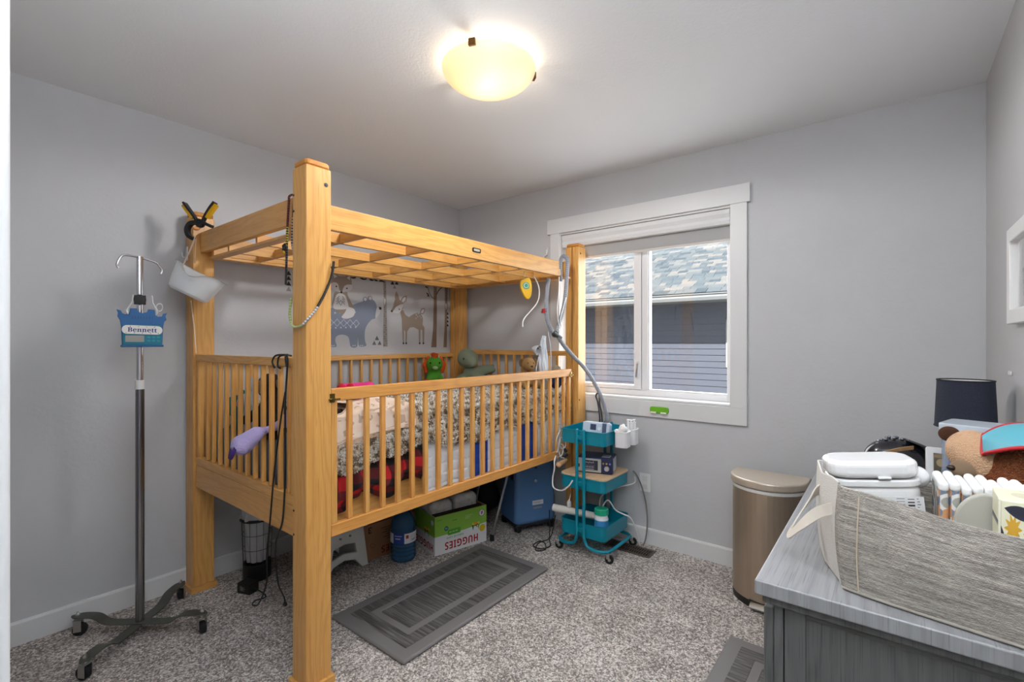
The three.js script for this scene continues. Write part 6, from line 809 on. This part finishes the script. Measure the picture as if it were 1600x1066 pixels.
{
  const fm = ctex(512, 512, (x) => { x.fillStyle = '#e6e4c6'; x.fillRect(0, 0, 512, 512); const leaf = (a, b, r, s, c) => { x.save(); x.translate(a, b); x.rotate(r); x.fillStyle = c; x.beginPath(); x.moveTo(-s, 0); x.quadraticCurveTo(0, -s * 0.45, s, 0); x.quadraticCurveTo(0, s * 0.45, -s, 0); x.fill(); x.restore(); }; for (let i = 0; i < 6; i++) for (let k = 0; k < 5; k++) leaf(90 + (i % 3) * 170, 110 + Math.floor(i / 3) * 260, k * 1.25 + i, 62, i % 2 ? '#c99a2c' : '#d8a838'); for (const [a, b, r, s] of [[150, 46, 0.12, 120], [22, 150, 1.2, 60], [210, 150, 0.5, 60], [60, 330, 0.9, 80], [420, 120, 0.6, 70], [80, 440, -0.5, 80], [330, 420, 0.3, 70]]) leaf(a, b, r, s, '#2f3140'); x.fillStyle = '#2f3a3c'; x.beginPath(); x.arc(450, 330, 44, 0, 7); x.fill(); });
  const t = thing('tissue_box', 'cream tissue box printed with ochre and black leaves at the right end of the basket', 'box', [3.1, 0.838, 1.825], -0.02); part('carton', faceUV(new RoundedBoxGeometry(0.085, 0.205, 0.086, 2, 0.003)), M(0xffffff, 0.45, { map: fm }), t, [0, 0.1025, 0]); part('edge_trim', span(-0.044, -0.0412, 0.0, 0.205, 0.041, 0.0445, 0.001), M(0xf0ecd8, 0.4), t); part('opening', uvBox(ext(shape(roundRect(0.05, 0.03, 0.014)), 0.001)).rotateX(-PI / 2), M(0xcfcab0, 0.6), t, [0, 0.205, 0]);
}
{ // teddy slumped behind the basket
  const t = thing('teddy_bear', 'brown teddy bear with a turquoise red edged bib lying behind the basket', 'toy', [3.115, DT, 1.45]);
  const fur = M(0x8a4a24, 0.95, { bumpMap: fuzz, bumpScale: 0.01 });
  part('body', blob([[0.035, 0.08, 0, 0.03, 0.17, 0, 0.078, 0.085], [0.03, 0.21, 0.02, 0.06, 0.225, 0.03, 0.062, 0.06], [0.02, 0.06, 0.08, -0.05, 0.04, 0.09, 0.034, 0.036], [0.06, 0.05, -0.08, 0.0, 0.04, -0.1, 0.034, 0.036]], 0.008, 0.03, 0.012), fur, t);
  part('head', blob([[-0.035, 0.215, -0.005, -0.05, 0.225, -0.012, 0.05, 0.045], [-0.01, 0.19, 0.01, -0.02, 0.2, 0.01, 0.05, 0.05]], 0.006, 0.03, 0.003), plush(0xcda684), t); part('muzzle', ball(0.024, 1.1, 0.9, 1, 18), plush(0xcfb090), t, [-0.065, 0.19, 0.035]);
  for (const [x, y, z] of [[-0.086, 0.256, -0.03]]) part('ear', ball(0.02, 1, 0.9, 0.7, 16), plush(0x6b3d20), t, [x, y, z]); part('nose', ball(0.007, 1.3, 0.9, 1, 12), M(0x20140e, 0.4), t, [-0.088, 0.192, 0.048]);
  const bibF = (s, u) => { const a = (s - 0.5) * 2, r = u; const x = 0.046 + a * 0.085, z = 0.05 + (r - 0.5) * 0.13 * Math.sqrt(Math.max(0.02, 1 - a * a)), y = 0.296 - 0.55 * Math.pow(a * 0.09, 2) * 10 * 0.9 - 0.07 * Math.pow((r - 0.5), 2) - 0.03 * (r - 0.5) - 0.01 * a; return [x, y, z]; };
  part('bib', sheet(bibF, 30, 16), M(0x5aa6b6, 0.45, { side: THREE.DoubleSide }), t); const rim = []; for (let i = 0; i <= 40; i++) { const s = i / 40; rim.push(bibF(s, 1)); } for (let i = 39; i > 0; i--) rim.push(bibF(i / 40, 0)); part('bib_trim', new THREE.TubeGeometry(curve(rim, true), 120, 0.0042, 8, true), M(0xb8202a, 0.5), t); part('bib_motif', merge([0, 1, 2].map((i) => { const p = bibF(0.55, 0.72); return rod([p[0] - 0.012 * Math.cos(i * 1.05), p[1] + 0.0025, p[2] - 0.012 * Math.sin(i * 1.05)], [p[0] + 0.012 * Math.cos(i * 1.05), p[1] + 0.0015, p[2] + 0.012 * Math.sin(i * 1.05)], 0.0014, 0.0014, 6); })), M(0xe6f0f2, 0.5), t);
}
{ const t = thing('plastic_box', 'clear plastic box with a pale lid and blue packets inside in front of the lamp', 'box', [3.13, DT, 1.0], -0.3); part('shell', merge(uvBox(ext(shape(roundRect(0.156, 0.13, 0.012), [roundRect(0.152, 0.126, 0.011)]), 0.21)).rotateX(-PI / 2), uvBox(ext(shape(roundRect(0.155, 0.129, 0.012)), 0.002)).rotateX(-PI / 2)), M(0xe6eef6, 0.1, { transmission: 0.8, thickness: 0 }), t); part('lid', uvBox(ext(shape(roundRect(0.162, 0.136, 0.014)), 0.018, 0.003, 2)).rotateX(-PI / 2), M(0xdbe4ee, 0.25, { transmission: 0.25, thickness: 0 }), t, [0, 0.2125, 0]); for (let i = 0; i < 5; i++) part('packet', box(0.022, 0.16, 0.1, 0.004), M([0x3f68b0, 0x9fb4d8, 0x2c4f94, 0xc9d4e8, 0x486fb4][i], 0.5), t, [-0.056 + i * 0.027, 0.084, 0]); }
{ const t = thing('jewelled_pouch', 'glossy black pouch with a jewelled trim at the far end of the dresser', 'pouch', [2.935, DT, 0.62], 0.35); const g = sheet((s, u) => { const a = s * 2 * PI, r = Math.sin(u * PI / 2), y = 0.105 * Math.pow(Math.cos(u * PI / 2), 0.7); return [0.105 * r * Math.cos(a), y + 0.002, 0.07 * r * Math.sin(a)]; }, 48, 20); part('pouch_body', g, M(0x1a1c26, 0.2, { clearcoat: 0.6, side: THREE.DoubleSide }), t); const tr = []; for (let i = 0; i < 16; i++) { const a = i / 15; tr.push(ball(0.0065, 1, 0.8, 1, 10).translate(-0.07 + 0.13 * a, 0.112 - 0.05 * Math.pow((a - 0.5) * 1.6, 2), 0.012 * Math.sin(i * 2))); } part('jewel_trim', merge(tr), M(0x9aa0a8, 0.15, { metalness: 0.9 }), t); part('flap', strip([[0.03, 0.108, 0.01], [0.075, 0.088, 0.02], [0.11, 0.05, 0.02], [0.128, 0.014, 0.015]], [0, 0, 1], 0.075, 0.006, 20), M(0x4a4c4a, 0.35), t); part('tan_stripe', strip([[-0.06, 0.06, 0.058], [-0.01, 0.078, 0.06], [0.035, 0.086, 0.052]], [0, 1, 0.4], 0.014, 0.004, 16), M(0xa8825a, 0.3), t); }
{ const t = thing('photo_frame', 'small white photo frame standing between the black pouch and the plastic box', 'frame', [3.052, DT, 0.78], 0.25); t.rotation.x = -0.18; const fr = uvBox(ext(shape(roundRect(0.075, 0.11, 0.006), [roundRect(0.045, 0.078, 0.003)]), 0.009, 0.002, 2)).translate(0, 0.057, 0); part('frame', fr, white, t); part('photo', card(0.046, 0.079), M(0xffffff, 0.4, { map: ctex(64, 96, (x) => { x.fillStyle = '#a89272'; x.fillRect(0, 0, 64, 96); x.fillStyle = '#6e6656'; x.fillRect(8, 20, 48, 60); x.fillStyle = '#b9a27e'; x.beginPath(); x.arc(32, 40, 16, 0, 7); x.fill(); }) }), t, [0, 0.057, 0.004]); part('easel_back', box(0.03, 0.1, 0.004, 0.001), white, t, [0, 0.05, -0.014], [0.3, 0, 0]); }
{
  const t = thing('table_lamp', 'small table lamp with a dark navy drum shade in the corner of the dresser', 'lamp', [3.127, DT, 0.62]);
  const lin = dtex(256, 256, (u, v) => 0.5 * noise(u * 128, v * 20, 128, 20, 3) + 0.5 * noise(u * 20, v * 128, 20, 128, 5), [0.1, 0.1], false), lc = dtex(256, 256, (u, v) => { const k = 0.75 + 0.5 * (0.5 * noise(u * 128, v * 30, 128, 30, 3) + 0.5 * noise(u * 30, v * 128, 30, 128, 5)); return [40 * k, 45 * k, 60 * k]; }, [0.1, 0.1]);
  const y0 = 0.172, y1 = 0.338; const cyll = new THREE.CylinderGeometry(0.076, 0.083, y1 - y0, 64, 1, true), uv = cyll.attributes.uv; for (let i = 0; i < uv.count; i++) uv.setXY(i, uv.getX(i) * 0.63, uv.getY(i) * 0.17);
  part('shade', cyll, M(0xffffff, 0.9, { map: lc, bumpMap: lin, bumpScale: 0.0008, side: THREE.DoubleSide }), t, [0, (y0 + y1) / 2, 0]); part('shade_trim', merge(new THREE.TorusGeometry(0.0762, 0.0022, 6, 60).rotateX(PI / 2).translate(0, y1, 0), new THREE.TorusGeometry(0.0832, 0.0022, 6, 60).rotateX(PI / 2).translate(0, y0, 0)), M(0x151820, 0.8), t); part('shade_lining', new THREE.CylinderGeometry(0.0745, 0.0815, y1 - y0 - 0.004, 48, 1, true), M(0xd8d6d0, 0.8, { side: THREE.DoubleSide }), t, [0, (y0 + y1) / 2, 0]);
  part('base', lathe([[0, 0], [0.055, 0], [0.056, 0.008], [0.03, 0.016], [0.026, 0.03], [0.038, 0.07], [0.034, 0.11], [0.014, 0.14], [0.01, 0.19], [0, 0.19]], 40), M(0xb9b7b2, 0.3), t); part('bulb', lathe([[0, 0.33], [0.02, 0.322], [0.03, 0.298], [0.026, 0.27], [0.014, 0.245], [0.012, 0.2], [0, 0.2]], 28), M(0xf4f4f2, 0.4), t); part('spider', merge(rod([-0.075, y1 - 0.02, 0], [0.075, y1 - 0.02, 0], 0.0015), rod([0, y1 - 0.02, -0.075], [0, y1 - 0.02, 0.075], 0.0015)), zinc, t);
}
{ // framed print on the right wall
  const t = thing('wall_picture', 'white framed grey animal drawing on the right wall above the lamp', 'picture', [W - 0.0005, 1.509, 0.824], -PI / 2);
  part('frame', uvBox(ext(shape(rect(-0.158, 0.158, -0.153, 0.153), [rect(-0.118, 0.118, -0.113, 0.113)]), 0.022, 0.003, 2)), white, t); const pr = ctex(384, 420, (x) => { x.fillStyle = '#cfcfcf'; x.fillRect(0, 0, 384, 420); x.fillStyle = '#8d8d8d'; x.beginPath(); x.ellipse(210, 150, 60, 46, 0.4, 0, 7); x.fill(); x.beginPath(); x.ellipse(250, 260, 50, 110, -0.2, 0, 7); x.fill(); for (let i = 0; i < 6; i++) { x.fillStyle = i % 2 ? '#a4a4a4' : '#5e5e5e'; x.fillRect(110 + 6 * i, 180 + i * 34, 44, 28); } x.fillStyle = '#4c4c4c'; x.beginPath(); x.arc(190, 140, 9, 0, 7); x.arc(228, 146, 9, 0, 7); x.fill(); });
  part('print', card(0.238, 0.228), M(0xffffff, 0.5, { map: pr }), t, [0, 0, 0.004]); part('glazing', new THREE.BoxGeometry(0.238, 0.228, 0.002), glass, t, [0, 0, 0.012]);
}
{ const t = thing('wall_plate', 'small white blank wall plate on the right wall near the lamp', 'plate', [W - 0.0005, 1.185, 0.56], -PI / 2); part('plate', box(0.05, 0.014, 0.005, 0.002), white, t, [0, 0, 0.0025]); }

scene.traverse((o) => { if (o.isMesh) { o.castShadow = true; o.receiveShadow = true; } });
sun.castShadow = true;
renderer.render(scene, camera);
